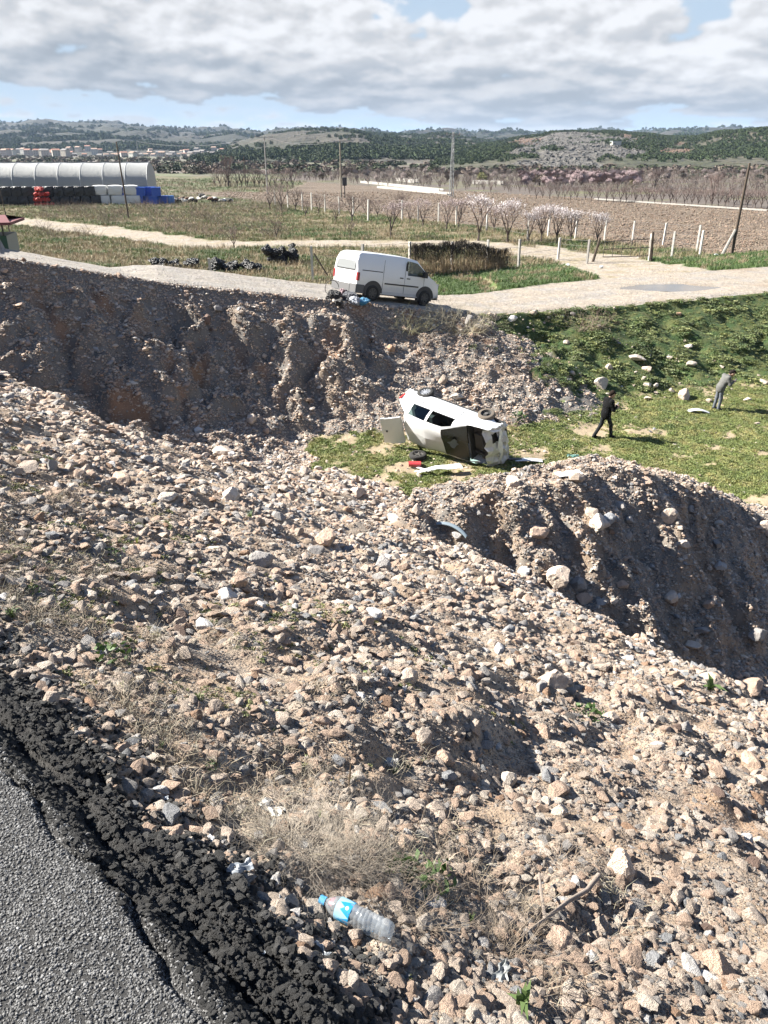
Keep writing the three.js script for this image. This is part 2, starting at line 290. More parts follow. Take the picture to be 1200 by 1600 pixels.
function colourOf(o, x, f) {
  const a = fbm(x / 2.3, f / 2.3, 3), b = fbm(x / 0.6 + 9, f / 0.6, 2), c = fbm(x / 9 + 3, f / 9, 3);
  let k;
  switch (o.kind) {
    case 'road': k = [0.034, 0.033, 0.033]; break;
    case 'crumb': k = mixc([0.032, 0.03, 0.03], [0.06, 0.056, 0.052], ss(-0.1, 0.5, b)); break;
    case 'rubble': {
      k = mixc(PAL.tan, PAL.pale, ss(-0.2, 0.5, b));
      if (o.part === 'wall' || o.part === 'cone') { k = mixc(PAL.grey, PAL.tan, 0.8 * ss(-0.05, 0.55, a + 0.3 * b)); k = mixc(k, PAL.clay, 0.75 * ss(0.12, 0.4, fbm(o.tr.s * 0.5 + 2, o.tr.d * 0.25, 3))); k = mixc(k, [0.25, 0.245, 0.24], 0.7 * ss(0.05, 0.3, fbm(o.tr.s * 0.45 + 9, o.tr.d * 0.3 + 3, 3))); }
      else if (o.part === 'mound') { k = mixc(PAL.grey, PAL.tan, ss(-0.3, 0.5, a + 0.4 * b)); }
      k = mixc(k, PAL.clay, 0.8 * ss(0.0, 0.3, a + 0.3 * b - 0.9 * Math.min(1, Math.hypot((x - 0.8) / 3.2, (f - 14) / 3.5))));
      k = mixc(k, [0.42, 0.275, 0.175], 0.8 * ss(0.0, 0.35, 0.45 + a - Math.hypot((x - 1.75) / 0.8, (f - 3.1) / 1.1)));
      k = mixc(k, PAL.dry, 0.5 * ss(0.55, 0.1, o.q - o.crumb) * ss(-0.1, 0.3, a));
      break;
    }
    case 'floor': { const g = ss(-0.35, 0.2, a + 0.5 * c + 0.15); k = mixc(mixc(PAL.dry, PAL.tan, 0.4), mixc([0.15, 0.17, 0.045], [0.22, 0.205, 0.08], ss(-0.2, 0.4, b)), g); if (x < -2.6 + 0.5 * b) k = mixc(PAL.tan, PAL.grey, ss(-0.3, 0.4, b)); break; }
    case 'bank': k = mixc(PAL.lush, PAL.olive, ss(-0.1, 0.5, b)); break;
    case 'track': k = mixc(PAL.pathc, [0.36, 0.33, 0.30], ss(-0.2, 0.5, a)); if (x < -2) k = mixc(k, [0.33, 0.31, 0.29], 0.6); k = mixc(k, [0.30, 0.22, 0.15], 0.6 * ss(0.15, 0.45, c + 0.3 * b) * ss(6, 12, x)); break;
    case 'path': k = mixc(PAL.pathc, PAL.dry, ss(0.0, 0.5, a)); break;
    case 'meadow': { const m = ss(-0.15, 0.3, fbm(x / 7, f / 3.2, 4)); k = mixc(PAL.dry, PAL.olive, m); k = mixc(k, [0.09, 0.15, 0.03], 0.8 * ss(0.1, 0.4, fbm(x / 11 + 7, f / 4, 3))); if (f > 108) k = mixc([0.17, 0.145, 0.085], [0.085, 0.11, 0.035], ss(-0.2, 0.3, fbm(x / 9, f / 14, 4))); break; }
    case 'verge': k = mixc([0.08, 0.145, 0.025], PAL.dry, ss(0.05, 0.5, a)); break;
    case 'plough': k = mixc(PAL.plough, [0.25, 0.19, 0.14], ss(-0.3, 0.4, fbm(x / 20, f / 5, 3))); break;
    case 'orchard': k = mixc(PAL.mauve, [0.15, 0.15, 0.07], ss(0, 0.5, fbm(x / 25, f / 12, 3))); break;
    case 'plain': k = mixc(PAL.mauve, [0.12, 0.14, 0.06], ss(-0.1, 0.35, fbm(x / 90, f / 60, 3))); break;
    default: {
      const s = o.hill; const dim = s === 1 ? 0.22 : s === 2 ? 0.30 : 0.38;
      if (s === 1) { k = mixc([0.115, 0.125, 0.075], [0.19, 0.165, 0.115], ss(-0.25, 0.4, fbm(x / 420, f / 300, 5))); k = mixc(k, [0.05, 0.075, 0.04], 0.9 * ss(0.0, 0.3, fbm(x / 500 + 4, f / 260, 4))); }
      else if (s === 2) { k = mixc([0.18, 0.16, 0.115], [0.10, 0.115, 0.05], ss(-0.2, 0.3, fbm(x / 130, f / 130, 4))); k = mixc(k, [0.30, 0.26, 0.2], 0.8 * ss(0.2, 0.5, fbm(x / 70 + 3, f / 70, 4))); }
      else { k = mixc([0.115, 0.13, 0.05], [0.20, 0.175, 0.115], ss(-0.2, 0.35, fbm(x / 110, f / 110, 4))); const rk = rocky(x, f); k = mixc(k, [0.27, 0.25, 0.225], rk); k = mixc(k, [0.36, 0.22, 0.15], 0.85 * reddish(x, f)); }
      k = [k[0] * dim, k[1] * dim, k[2] * dim];
    }
  }
  return k;
}
const hillPx = (x, f) => 600 + 1200 * (x / f) / Math.cos(PITCH);
const rocky = (x, f) => { const px = hillPx(x, f); return ss(0.05, 0.4, 0.75 + fbm(x / 60, f / 90, 4) * 1.3 - Math.abs((px - 890) / 110) ** 2 - Math.max(0, (f - 590) / 110)) ; };
const reddish = (x, f) => { const px = hillPx(x, f), n = fbm(x / 40, f / 60, 4); return Math.max(ss(0.1, 0.5, 0.8 + n * 1.5 - ((px - 815) / 40) ** 2 - ((f - 610) / 80) ** 2), ss(0.1, 0.5, 0.8 + n * 1.5 - ((px - 1055) / 34) ** 2 - ((f - 470) / 70) ** 2), ss(0.1, 0.5, 0.8 + n * 1.5 - ((px - 1190) / 26) ** 2 - ((f - 640) / 110) ** 2), ss(0.1, 0.5, 0.6 + n * 1.5 - ((px - 985) / 22) ** 2 - ((f - 640) / 100) ** 2)); };

const REGION = { road: ['highway', 'worn dark asphalt highway surface'], crumb: ['road_edge', 'crumbled black asphalt road edge'], rubble: ['rubble_slope', 'stony tan rubble embankment'], floor: ['pit_ground', 'grassy pit floor'], bank: ['green_bank', 'weedy green bank'], track: ['gravel_track', 'pale gravel track'], path: ['dirt_path', 'pale dirt path'], meadow: ['meadow', 'dry and green meadow'], verge: ['grass_verge', 'grass verge'], plough: ['ploughed_field', 'brown ploughed field'], orchard: ['orchard_ground', 'orchard ground'], plain: ['plain', 'distant plain'], hill: ['hills', 'distant hills'] };
{
  const radii = [], angs = [];
  for (let r = 0.3; r < 62; r *= 1.0058) radii.push(r);
  for (let r = 62; r < 9000; r *= 1.0095) radii.push(r);
  for (let a = -0.72; a <= 0.7201; a += 0.0054) angs.push(a);
  for (let a = 0.745; a < 2 * Math.PI - 0.73; a += 0.03) angs.push(a);
  const nr = radii.length, na = angs.length;
  const pos = new Float32Array(nr * na * 3), col = new Float32Array(nr * na * 3), kinds = new Array(nr * na);
  for (let i = 0; i < nr; i++) for (let j = 0; j < na; j++) {
    const x = radii[i] * Math.sin(angs[j]), f = radii[i] * Math.cos(angs[j]), o = land(x, f), k = i * na + j;
    if (o.kind === 'field') { o.kind = fieldKind(x, f, o.y); const out = -o.tr.d - o.tr.w; if ((o.kind === 'meadow' || o.kind === 'plough') && out < 9 && x > -3) o.kind = 'verge'; if (o.kind === 'plough') o.y += 0.07 * n2((x * 0.8 + f * 0.6) / 0.8, (f * 0.8 - x * 0.6) / 3) * (1 - ss(80, 140, f)); }
    kinds[k] = o.kind;
    pos[k * 3] = x; pos[k * 3 + 1] = o.y; pos[k * 3 + 2] = -f;
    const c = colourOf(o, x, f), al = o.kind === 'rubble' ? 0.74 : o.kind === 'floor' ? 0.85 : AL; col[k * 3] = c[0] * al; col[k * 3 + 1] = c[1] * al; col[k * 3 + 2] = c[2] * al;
  }
  const nor = new Float32Array(nr * na * 3), V = (k, o = 0) => pos[k * 3 + o];
  for (let i = 0; i < nr; i++) for (let j = 0; j < na; j++) {
    const k = i * na + j, a = Math.max(0, i - 1) * na + j, b = Math.min(nr - 1, i + 1) * na + j, c = i * na + (j + na - 1) % na, d = i * na + (j + 1) % na;
    const ux = V(b) - V(a), uy = V(b, 1) - V(a, 1), uz = V(b, 2) - V(a, 2), wx = V(d) - V(c), wy = V(d, 1) - V(c, 1), wz = V(d, 2) - V(c, 2);
    let nx = wy * uz - wz * uy, ny = wz * ux - wx * uz, nz = wx * uy - wy * ux; if (ny < 0) { nx = -nx; ny = -ny; nz = -nz; } const L = Math.hypot(nx, ny, nz) || 1;
    nor[k * 3] = nx / L; nor[k * 3 + 1] = ny / L; nor[k * 3 + 2] = nz / L;
  }
  const quads = {};
  for (let i = 0; i + 1 < nr; i++) for (let j = 0; j < na; j++) { const j2 = (j + 1) % na, a = i * na + j; (quads[kinds[a]] ||= []).push(a, i * na + j2, (i + 1) * na + j2, (i + 1) * na + j); }
  const mats = {
    road: { rough: 0.9, map: [T.grain, 0.12], bump: [T.soilH, 0.1, 0.003] }, crumb: { rough: 0.95, map: [T.grain, 0.2], bump: [T.soilH, 0.12, 0.012] },
    rubble: { rough: 0.95, map: [T.fines, 0.8], bump: [T.finesH, 0.8, 0.02] }, floor: { rough: 1, map: [T.soil, 1.7], bump: [T.soilH, 1.3, 0.03] }, bank: { rough: 1, map: [T.soil, 2], bump: [T.soilH, 1.3, 0.06] },
    track: { rough: 0.95, map: [T.gravel, 3.1], bump: [T.gravelH, 3.1, 0.02] }, path: { rough: 1, map: [T.gravel, 5], bump: [T.gravelH, 5, 0.04] }, meadow: { rough: 1, map: [T.soil, 4], bump: [T.soilH, 3, 0.12] },
    verge: { rough: 1, map: [T.soil, 3], bump: [T.soilH, 2, 0.08] }, plough: { rough: 1, map: [T.gravel, 6], bump: [T.gravelH, 6, 0.16] }, orchard: { rough: 1, map: [T.soil, 9], bump: [T.soilH, 8, 0.2] }, plain: { rough: 1, map: [T.soil, 60] }, hill: { rough: 1, map: [T.stone, 240], bump: [T.stoneH, 200, 9] },
  };
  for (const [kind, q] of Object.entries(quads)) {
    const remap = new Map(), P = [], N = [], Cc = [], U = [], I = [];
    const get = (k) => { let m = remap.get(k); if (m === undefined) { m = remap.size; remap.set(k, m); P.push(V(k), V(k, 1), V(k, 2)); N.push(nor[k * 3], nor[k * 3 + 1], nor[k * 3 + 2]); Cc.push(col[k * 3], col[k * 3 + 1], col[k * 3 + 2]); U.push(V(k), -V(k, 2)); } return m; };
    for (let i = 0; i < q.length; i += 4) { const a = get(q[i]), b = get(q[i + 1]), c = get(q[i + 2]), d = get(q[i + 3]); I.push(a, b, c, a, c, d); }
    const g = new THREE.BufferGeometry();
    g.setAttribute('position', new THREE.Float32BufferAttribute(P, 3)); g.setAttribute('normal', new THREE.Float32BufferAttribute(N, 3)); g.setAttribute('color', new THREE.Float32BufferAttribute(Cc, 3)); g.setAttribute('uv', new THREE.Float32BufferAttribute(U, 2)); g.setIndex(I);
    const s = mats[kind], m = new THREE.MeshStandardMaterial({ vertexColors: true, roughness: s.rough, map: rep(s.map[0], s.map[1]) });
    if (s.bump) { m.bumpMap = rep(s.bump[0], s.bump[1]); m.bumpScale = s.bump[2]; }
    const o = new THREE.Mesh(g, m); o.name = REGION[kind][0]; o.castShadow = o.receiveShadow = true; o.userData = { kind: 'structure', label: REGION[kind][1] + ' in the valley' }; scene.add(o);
  }
  console.log('land', nr, na, nr * na * 2);
}
// ------------------------------------------------------------------ stones
function rockGeo(seed, detail, flat = 0.75, rough = 0.06) { // a chunk cut by random planes, edges knocked off
  const r = rng(seed), planes = [];
  for (let i = 0; i < 15; i++) { const z = r() * 2 - 1, a = r() * 6.283, q = Math.sqrt(1 - z * z); planes.push([q * Math.cos(a), z, q * Math.sin(a), 0.52 + 0.24 * r()]); }
  const sx = 0.9 + 0.35 * r(), sz = 0.75 + 0.3 * r(), sy = flat * (0.75 + 0.4 * r());
  const g = new THREE.IcosahedronGeometry(1, detail), p = g.attributes.position;
  for (let i = 0; i < p.count; i++) {
    const x = p.getX(i), y = p.getY(i), z = p.getZ(i), L = Math.hypot(x, y, z), u = x / L, v = y / L, w = z / L;
    let m = 1; for (const [a, b, c, h] of planes) { const d = a * u + b * v + c * w; if (d > 0.05) m = Math.min(m, h / d); }
    m *= 1 + rough * (n3(u * 2.1 + seed, v * 2.1, w * 2.1) + 0.5 * n3(u * 5, v * 5 + seed, w * 5));
    p.setXYZ(i, u * m * sx * 0.5, v * m * sy * 0.5, w * m * sz * 0.5);
  }
  const h = toCreasedNormals(g, detail > 2 ? 0.3 : 0.35); boxUV(h, 1); return h;
}
const stoneMat = (c) => new THREE.MeshStandardMaterial({ color: c || 0xffffff, roughness: 0.92, map: rep(T.stone, 1.1), bumpMap: rep(T.stoneH, 0.9), bumpScale: 0.03 });
const STONE = { tan: [0.58, 0.43, 0.325], pale: [0.625, 0.52, 0.425], cream: [0.68, 0.605, 0.515], grey: [0.40, 0.38, 0.36], blue: [0.33, 0.34, 0.35], white: [0.80, 0.78, 0.75], rust: [0.42, 0.27, 0.175], brown: [0.20, 0.135, 0.105], dark: [0.10, 0.092, 0.086] };
const pick = (r, w) => { let t = r() * w.reduce((s, e) => s + e[1], 0); for (const [k, v] of w) if ((t -= v) < 0) return k; return w[0][0]; };
const M4 = new THREE.Matrix4(), QQ = new THREE.Quaternion(), EU = new THREE.Euler();
function scatter(name, label, category, geo, mat, list) { // list of [x, y, z, scale or [sx,sy,sz], rx, ry, rz, colour]
  const im = new THREE.InstancedMesh(geo, mat, list.length);
  list.forEach((e, i) => { const s = e[3]; QQ.setFromEuler(EU.set(e[4], e[5], e[6])); M4.compose(new THREE.Vector3(e[0], e[1], e[2]), QQ, Array.isArray(s) ? new THREE.Vector3(...s) : new THREE.Vector3(s, s, s)); im.setMatrixAt(i, M4); if (e[7]) im.setColorAt(i, C(...e[7])); });
  im.name = name; im.castShadow = im.receiveShadow = true; tag(im, label, category, null, 'stuff'); scene.add(im); return im;
}
{
  const R = rng(77), mat = stoneMat(), kinds = ['gravel', 'coarse_gravel', 'sandy_gravel', 'grey_gravel', 'angular_gravel', 'chippings'];
  const labels = ['crushed tan stones strewn over the rubble slope', 'coarse broken stones strewn over the rubble slope', 'sandy pebbles strewn over the rubble slope', 'greyish pebbles strewn over the rubble slope', 'angular stone chips strewn over the rubble slope', 'small stone chippings strewn over the rubble slope'];
  const lists = kinds.map(() => []), lumps = [], chips = [], grit = [];
  const near = [['tan', 5], ['pale', 5.5], ['cream', 2.2], ['grey', 1.9], ['blue', 0.6], ['white', 0.3], ['rust', 0.3], ['brown', 0.12], ['dark', 0.12]];
  const put = (x, f, o, s, w) => {
    const c = STONE[pick(R, w)], v = 0.86 + 0.3 * R(), k = Math.floor(R() * kinds.length);
    lists[k].push([x, o.y + s * (-0.10 + 0.26 * R()), -f, [s * (0.8 + 0.6 * R()), s * (0.6 + 0.6 * R()), s * (0.8 + 0.5 * R())], R() * 0.9 - 0.45, R() * 6.3, R() * 0.9 - 0.45, [c[0] * v, c[1] * v, c[2] * v]]);
  };
  for (let i = 0; i < 250000; i++) {
    const r = Math.exp(lerp(Math.log(0.85), Math.log(21), R() ** 0.85)), a = (R() * 2 - 1) * 0.72, x = r * Math.sin(a), f = r * Math.cos(a), o = land(x, f);
    if (o.kind !== 'rubble') continue;
    const clump = fbm(x / 0.9 + 31, f / 0.9, 3), dens = 0.72 + 1.5 * clump - 0.75 * ss(0.1, 0.6, 0.55 - Math.hypot((x - 1.75) / 0.8, (f - 3.1) / 1.1)) - 0.6 * ss(1.2, 0, Math.hypot((x - 0.9) / 3, (f - 13.5) / 3));
    if (R() > (o.part === 'mound' ? 1 : dens + 0.2)) continue;
    let s = Math.max(0.006, r * 0.0024) * (0.7 + 0.5 * R()) * Math.pow(1 - R() * 0.996, -0.56); s = Math.min(s, 0.05 + 0.010 * r);
    if (o.part === 'mound') s = Math.min(s * 0.8, 0.12);
    put(x, f, o, s, near);
  }
  for (let i = 0; i < 130000; i++) {
    const r = lerp(19, 36, R()), a = (R() * 2 - 1) * 0.6, x = r * Math.sin(a), f = r * Math.cos(a), o = land(x, f);
    if (o.kind === 'bank' || o.kind === 'floor') { if (R() < (x < 6.5 ? 0.05 : 0.012)) put(x, f, o, 0.06 + 0.12 * R() * R(), near); continue; }
    if (o.kind !== 'rubble') continue;
    let s = 0.036 * (0.7 + 0.5 * R()) * Math.pow(1 - R() * 0.99, -0.46); s = Math.min(s, 0.26); if (o.part === 'cone') s *= 0.75;
    put(x, f, o, s, near);
  }
  for (let i = 0; i < 90000; i++) { // fine grit close to the road
    const r = Math.exp(lerp(Math.log(0.85), Math.log(7.5), R())), a = (R() * 2 - 1) * 0.7, x = r * Math.sin(a), f = r * Math.cos(a), o = land(x, f); if (o.kind !== 'rubble') continue;
    put(x, f, o, Math.max(0.005, r * 0.0023) * (0.7 + 0.7 * R()), near);
  }
  for (let i = 0; i < 190000; i++) { // loose gravel of the mound and of the cut below the track
    const m = i < 80000, x = m ? lerp(0, 11.5, R()) : lerp(-16, 6.5, R()), f = m ? lerp(8, 18, R()) : lerp(19, 33.5, R()); if (Math.abs(x) > f * 0.62) continue; const o = land(x, f); if (o.kind !== 'rubble' || o.part !== (m ? 'mound' : 'wall') && !(m && o.y < 3.4 && x > 1.5) && !(o.part === 'cone' && !m)) continue;
    put(x, f, o, (m ? 0.034 : 0.05) * (0.6 + 0.6 * R()) * Math.pow(1 - R() * 0.97, -0.3), near);
  }
  for (let i = 0; i < 26000; i++) { // gravel lying on the track and its edge
    const x = lerp(-15, 20, R()), f = lerp(20, 46, R()), o = land(x, f); if (o.kind !== 'track') continue; const e = -o.tr.d; if (R() > (e < 0.7 ? 0.9 : 0.12)) continue;
    put(x, f, o, 0.03 + 0.05 * R() * R(), near);
  }
  kinds.forEach((k, i) => scatter(k, labels[i], 'gravel', rockGeo(200 + i, 2, 0.75, 0.02), mat, lists[i]));
  console.log('gravel', lists.map((l) => l.length).join(' '));
  // crumbled asphalt: lumps on the broken edge, aggregate chips in the wearing course
  const tar = new THREE.MeshStandardMaterial({ color: 0xffffff, roughness: 0.85, bumpMap: rep(T.stoneH, 0.4), bumpScale: 0.03 });
  for (let i = 0; i < 120000; i++) {
    const r = Math.exp(lerp(Math.log(0.8), Math.log(9), R())), a = -0.95 + R() * 1.25, x = r * Math.sin(a), f = r * Math.cos(a), q = Q(x, f); if (q < -0.01 || q > 0.46) continue;
    const o = land(x, f), edge = q / o.crumb; if (edge > 1 && R() > 1.5 - edge * 0.75) continue;
    let s = (0.0044 + 0.0013 * r) * Math.pow(1 - R() * 0.985, -0.42); s = Math.min(s, 0.024); const rim = ss(0.6, 0.95, edge); s *= 1 + 0.7 * rim * R();
    const v = 0.028 + 0.045 * R() * R() + (R() < 0.05 + 0.25 * rim ? 0.07 : 0);
    lumps.push([x, o.y + s * 0.15, -f, [s * 1.25, s * (0.5 + 0.4 * R()), s], R() - 0.5, R() * 6, R() - 0.5, [v, v * 0.97, v * 0.94]]);
  }
  scatter('asphalt_crumbs', 'crumbled black asphalt lumps along the broken road edge', 'asphalt crumbs', rockGeo(300, 2, 0.9, 0.09), tar, lumps);
  for (let i = 0; i < 110000; i++) {
    const x = lerp(-1.75, -0.1, R()), f = lerp(0.7, 2.1, R()), q = Q(x, f); if (q > 0.02 || q < -0.75) continue;
    const s = 0.0085 * (0.6 + 0.9 * R() ** 2), v = 0.07 + 0.16 * R() * R() + (R() < 0.05 ? 0.16 : 0);
    chips.push([x, ground(x, f) + s * 0.12, -f, [s * 1.2, s * 0.8, s], (R() - 0.5) * 1.2, R() * 6.3, (R() - 0.5) * 1.2, [v, v * 0.99, v * 0.98]]);
  }
  scatter('road_aggregate', 'grey stone aggregate worn bare in the asphalt surface', 'aggregate', rockGeo(310, 0, 0.8, 0.02), new THREE.MeshStandardMaterial({ roughness: 0.7 }), chips);
  console.log('lumps', lumps.length, chips.length);

  // stones one can pick out: [x, y, width in the photograph, colour, tall]
  const big = [[410, 880, 44, 'grey', 1], [508, 845, 52, 'tan', 0.6], [284, 964, 30, 'brown', 0.8], [281, 990, 32, 'brown', 0.6], [318, 978, 36, 'white', 0.5], [582, 966, 44, 'white', 0.7], [600, 1027, 30, 'tan', 0.8], [637, 1062, 42, 'pale', 1.2], [868, 902, 50, 'pale', 1], [905, 918, 40, 'grey', 0.8], [912, 940, 32, 'tan', 0.8], [938, 944, 26, 'grey', 1], [865, 1066, 50, 'pale', 1], [695, 1190, 46, 'tan', 1], [740, 1140, 30, 'pale', 0.9], [775, 1108, 28, 'grey', 0.9], [756, 1228, 28, 'cream', 0.8], [718, 1240, 28, 'tan', 0.9], [680, 1266, 34, 'pale', 0.9], [870, 1236, 52, 'tan', 0.6], [968, 1362, 62, 'pale', 1.4], [876, 1478, 66, 'tan', 0.45], [928, 1468, 36, 'pale', 1], [985, 1500, 54, 'tan', 1], [1020, 1502, 42, 'blue', 0.9], [1120, 1520, 62, 'tan', 0.9], [1195, 1505, 40, 'pale', 1], [190, 753, 40, 'tan', 0.8], [232, 722, 26, 'grey', 0.7], [40, 735, 44, 'pale', 0.35], [262, 780, 36, 'cream', 0.5], [298, 870, 28, 'pale', 0.8], [375, 913, 38, 'tan', 0.7], [340, 484, 20, 'grey', 1], [322, 502, 26, 'brown', 0.9], [143, 480, 20, 'tan', 0.9], [612, 547, 20, 'rust', 1.2], [735, 503, 22, 'grey', 1], [748, 516, 26, 'pale', 0.5], [737, 525, 18, 'tan', 0.6], [800, 500, 16, 'white', 0.7], [692, 598, 20, 'pale', 1.3], [714, 622, 24, 'cream', 0.9], [697, 614, 18, 'tan', 0.9], [395, 657, 24, 'pale', 0.8], [310, 674, 18, 'white', 0.8], [940, 604, 28, 'cream', 1], [1069, 622, 26, 'pale', 1], [996, 563, 38, 'cream', 0.3], [952, 577, 18, 'pale', 1], [1010, 578, 18, 'pale', 0.8], [1006, 592, 11, 'cream', 0.8], [1012, 602, 15, 'cream', 0.7], [1024, 604, 16, 'cream', 0.7], [1025, 614, 12, 'pale', 0.6], [1012, 624, 18, 'pale', 0.4], [1049, 612, 14, 'cream', 0.8], [909, 596, 12, 'cream', 0.6], [894, 584, 16, 'pale', 0.7], [1108, 628, 12, 'pale', 0.9], [1075, 543, 18, 'cream', 0.4], [1060, 492, 12, 'rust', 0.8], [872, 611, 14, 'white', 0.6], [1008, 752, 26, 'tan', 0.5], [1080, 800, 22, 'grey', 0.9], [1050, 940, 18, 'rust', 1.2], [556, 750, 16, 'tan', 1], [453, 778, 24, 'tan', 0.9], [655, 745, 14, 'pale', 0.8], [618, 1280, 24, 'grey', 0.7], [560, 1300, 20, 'white', 0.7], [820, 893, 26, 'white', 0.6], [745, 880, 26, 'pale', 0.9], [738, 868, 22, 'cream', 0.8], [682, 860, 22, 'pale', 0.9], [450, 1036, 36, 'tan', 0.7], [575, 1065, 26, 'cream', 0.8], [1105, 1400, 30, 'tan', 0.6], [1060, 1388, 30, 'pale', 0.7], [1190, 1320, 30, 'cream', 1], [845, 1075, 26, 'grey', 0.8], [450, 1165, 34, 'tan', 0.5], [448, 1185, 30, 'tan', 0.6], [610, 1195, 34, 'white', 0.8], [1170, 1075, 50, 'tan', 0.5], [100, 1315, 8, 'grey', 0.8], [135, 1305, 9, 'white', 0.8], [225, 1420, 10, 'cream', 0.9], [575, 1030, 24, 'pale', 0.7]];
  const geos = Array.from({ length: 12 }, (_, i) => rockGeo(400 + i * 3, 6, 0.85, 0.035)), mats = Object.fromEntries(Object.entries(STONE).map(([k, c]) => [k, [0.82, 1, 1.12].map((v) => stoneMat(C(c[0] * v, c[1] * v, c[2] * v)))]));
  const hue = { tan: 'tan sandy', pale: 'pale beige', cream: 'cream coloured', grey: 'grey', blue: 'bluish grey', white: 'whitish', rust: 'rust coloured', brown: 'dark brown', dark: 'blackish' };
  const place = { bank: 'lying among the weeds on the green bank', floor: 'lying on the grassy pit floor', wall: 'stuck in the eroded wall below the track', mound: 'lying on the gravel mound', cone: 'lying on the rubble below the van', slope: 'lying loose on the rubble slope', crumb: 'lying on the broken asphalt edge', road: 'lying on the asphalt', track: 'lying on the gravel track' };
  const addRock = (p, w, colour, tall, hero) => {
    const o = land(p[0], -p[2]), where = o.kind === 'rubble' ? (o.part === 'mound' && o.y < 3.3 && o.E < o.mound ? 'mound' : o.part === 'cone' ? 'cone' : o.part === 'wall' ? 'wall' : 'slope') : place[o.kind] ? o.kind : 'slope';
    const size = hero ? 'large ' : w > 0.16 ? '' : 'small ';
    const m = single('rock', geos[Math.floor(R() * geos.length)], mats[colour][Math.floor(R() * 3)], (size + hue[colour] + ' rock ' + place[where]), 'rock', 'rocks ' + place[where]);
    m.position.set(p[0], p[1] + w * 0.1, p[2]); m.scale.set(w * 1.05, w * tall * 1.15, w * 0.95); m.rotation.set((R() - 0.5) * 0.5, R() * 6.3, (R() - 0.5) * 0.5); return m;
  };
  for (const [px, py, w, c, t] of big) { const p = spot(px, py); addRock(p, w * scaleAt(p), c, t, w > 40 && py > 700); }
  let n = 0;
  while (n < 26) { const px = 800 + 400 * R(), py = 480 + 190 * R(), p = spot(px, py), o = land(p[0], -p[2]); if (o.kind !== 'bank' && o.kind !== 'floor') continue; addRock(p, (6 + 12 * R() ** 2) * scaleAt(p), R() < 0.5 ? 'cream' : 'pale', 0.5 + 0.5 * R()); n++; }
  n = 0;
  while (n < 182) {
    const px = R() * 1200, py = 690 + 900 * R(), p = spot(px, py), o = land(p[0], -p[2]); if (o.kind !== 'rubble') continue;
    const w = (15 + 24 * R() ** 1.8) * scaleAt(p); addRock(p, w, pick(R, near), 0.6 + 0.5 * R()); n++;
  }
}
// ------------------------------------------------------------------ plants
const leafMat = (c = 0xffffff, t = 0.25) => new THREE.MeshPhysicalMaterial({ color: c, roughness: 0.75, side: THREE.DoubleSide, transmission: t, thickness: 0 });
const dryMat = (c = 0xffffff) => new THREE.MeshStandardMaterial({ color: c, roughness: 0.95, side: THREE.DoubleSide });
function tuftGeo(seed, blades, h, spread, width, lean = 0.5) {
  const r = rng(seed), g = new GB();
  for (let i = 0; i < blades; i++) {
    const a = r() * 6.283, d = r() * spread, x = d * Math.cos(a), z = d * Math.sin(a), b = r() * 6.283, L = h * (0.5 + 0.6 * r()), l = lean * (0.3 + r()), w = width * (0.6 + 0.7 * r());
    const cx = Math.cos(b), cz = Math.sin(b), tx = -cz * w, tz = cx * w;
    const m = [x + cx * l * L * 0.35, L * 0.62, z + cz * l * L * 0.35], e = [x + cx * l * L, L * (1 - 0.35 * l), z + cz * l * L];
    g.quad([x - tx, -0.02, z - tz], [x + tx, -0.02, z + tz], [m[0] + tx * 0.8, m[1], m[2] + tz * 0.8], [m[0] - tx * 0.8, m[1], m[2] - tz * 0.8]).tri([m[0] - tx * 0.8, m[1], m[2] - tz * 0.8], [m[0] + tx * 0.8, m[1], m[2] + tz * 0.8], e);
  }
  return g.geo();
}
function clumpGeo(seed, n, leaf, flat = 0.7) { // a dome of small leaves
  const r = rng(seed), g = new GB();
  for (let i = 0; i < n; i++) {
    const a = r() * 6.283, e = Math.acos(r()), R = 0.55 + 0.45 * r(), c = [R * Math.sin(e) * Math.cos(a), R * Math.cos(e) * flat, R * Math.sin(e) * Math.sin(a)];
    const u = new THREE.Vector3(r() - 0.5, r() * 0.5 - 0.1, r() - 0.5).normalize(), v = new THREE.Vector3(r() - 0.5, 0.2 * r(), r() - 0.5).cross(u).normalize(), l = leaf * (0.6 + 0.8 * r()), w = l * 0.45;
    const P = (s, t) => [c[0] + u.x * s + v.x * t, c[1] + u.y * s + v.y * t, c[2] + u.z * s + v.z * t];
    g.quad(P(-l, 0), P(0, w), P(l, 0), P(0, -w));
  }
  return g.geo();
}
function twigGeo(seed, n, len, r0, depth = 3) { // a tangled dry bush of thin stems
  const r = rng(seed), g = new GB();
  const grow = (p, d, L, w, k) => {
    const e = [p[0] + d[0] * L, Math.max(0.005, p[1] + d[1] * L), p[2] + d[2] * L]; g.tube(p, e, w, w * 0.6, 3);
    if (k > 0) { const m = k === 1 ? 3 : 2; for (let i = 0; i < m; i++) { const q = new THREE.Vector3(d[0] + (r() - 0.5) * 1.3, d[1] + (r() - 0.42) * 1.1, d[2] + (r() - 0.5) * 1.3).normalize(); grow(e, [q.x, q.y, q.z], L * (0.5 + 0.4 * r()), w * 0.6, k - 1); } }
  };
  for (let i = 0; i < n; i++) { const a = r() * 6.283, u = 0.25 + 0.9 * r(), q = new THREE.Vector3(Math.cos(a) * u, 0.3 + 0.7 * r(), Math.sin(a) * u).normalize(); grow([(r() - 0.5) * len * 0.5, 0, (r() - 0.5) * len * 0.5], [q.x, q.y, q.z], len * (0.25 + 0.2 * r()), r0, depth); }
  return g.geo();
}
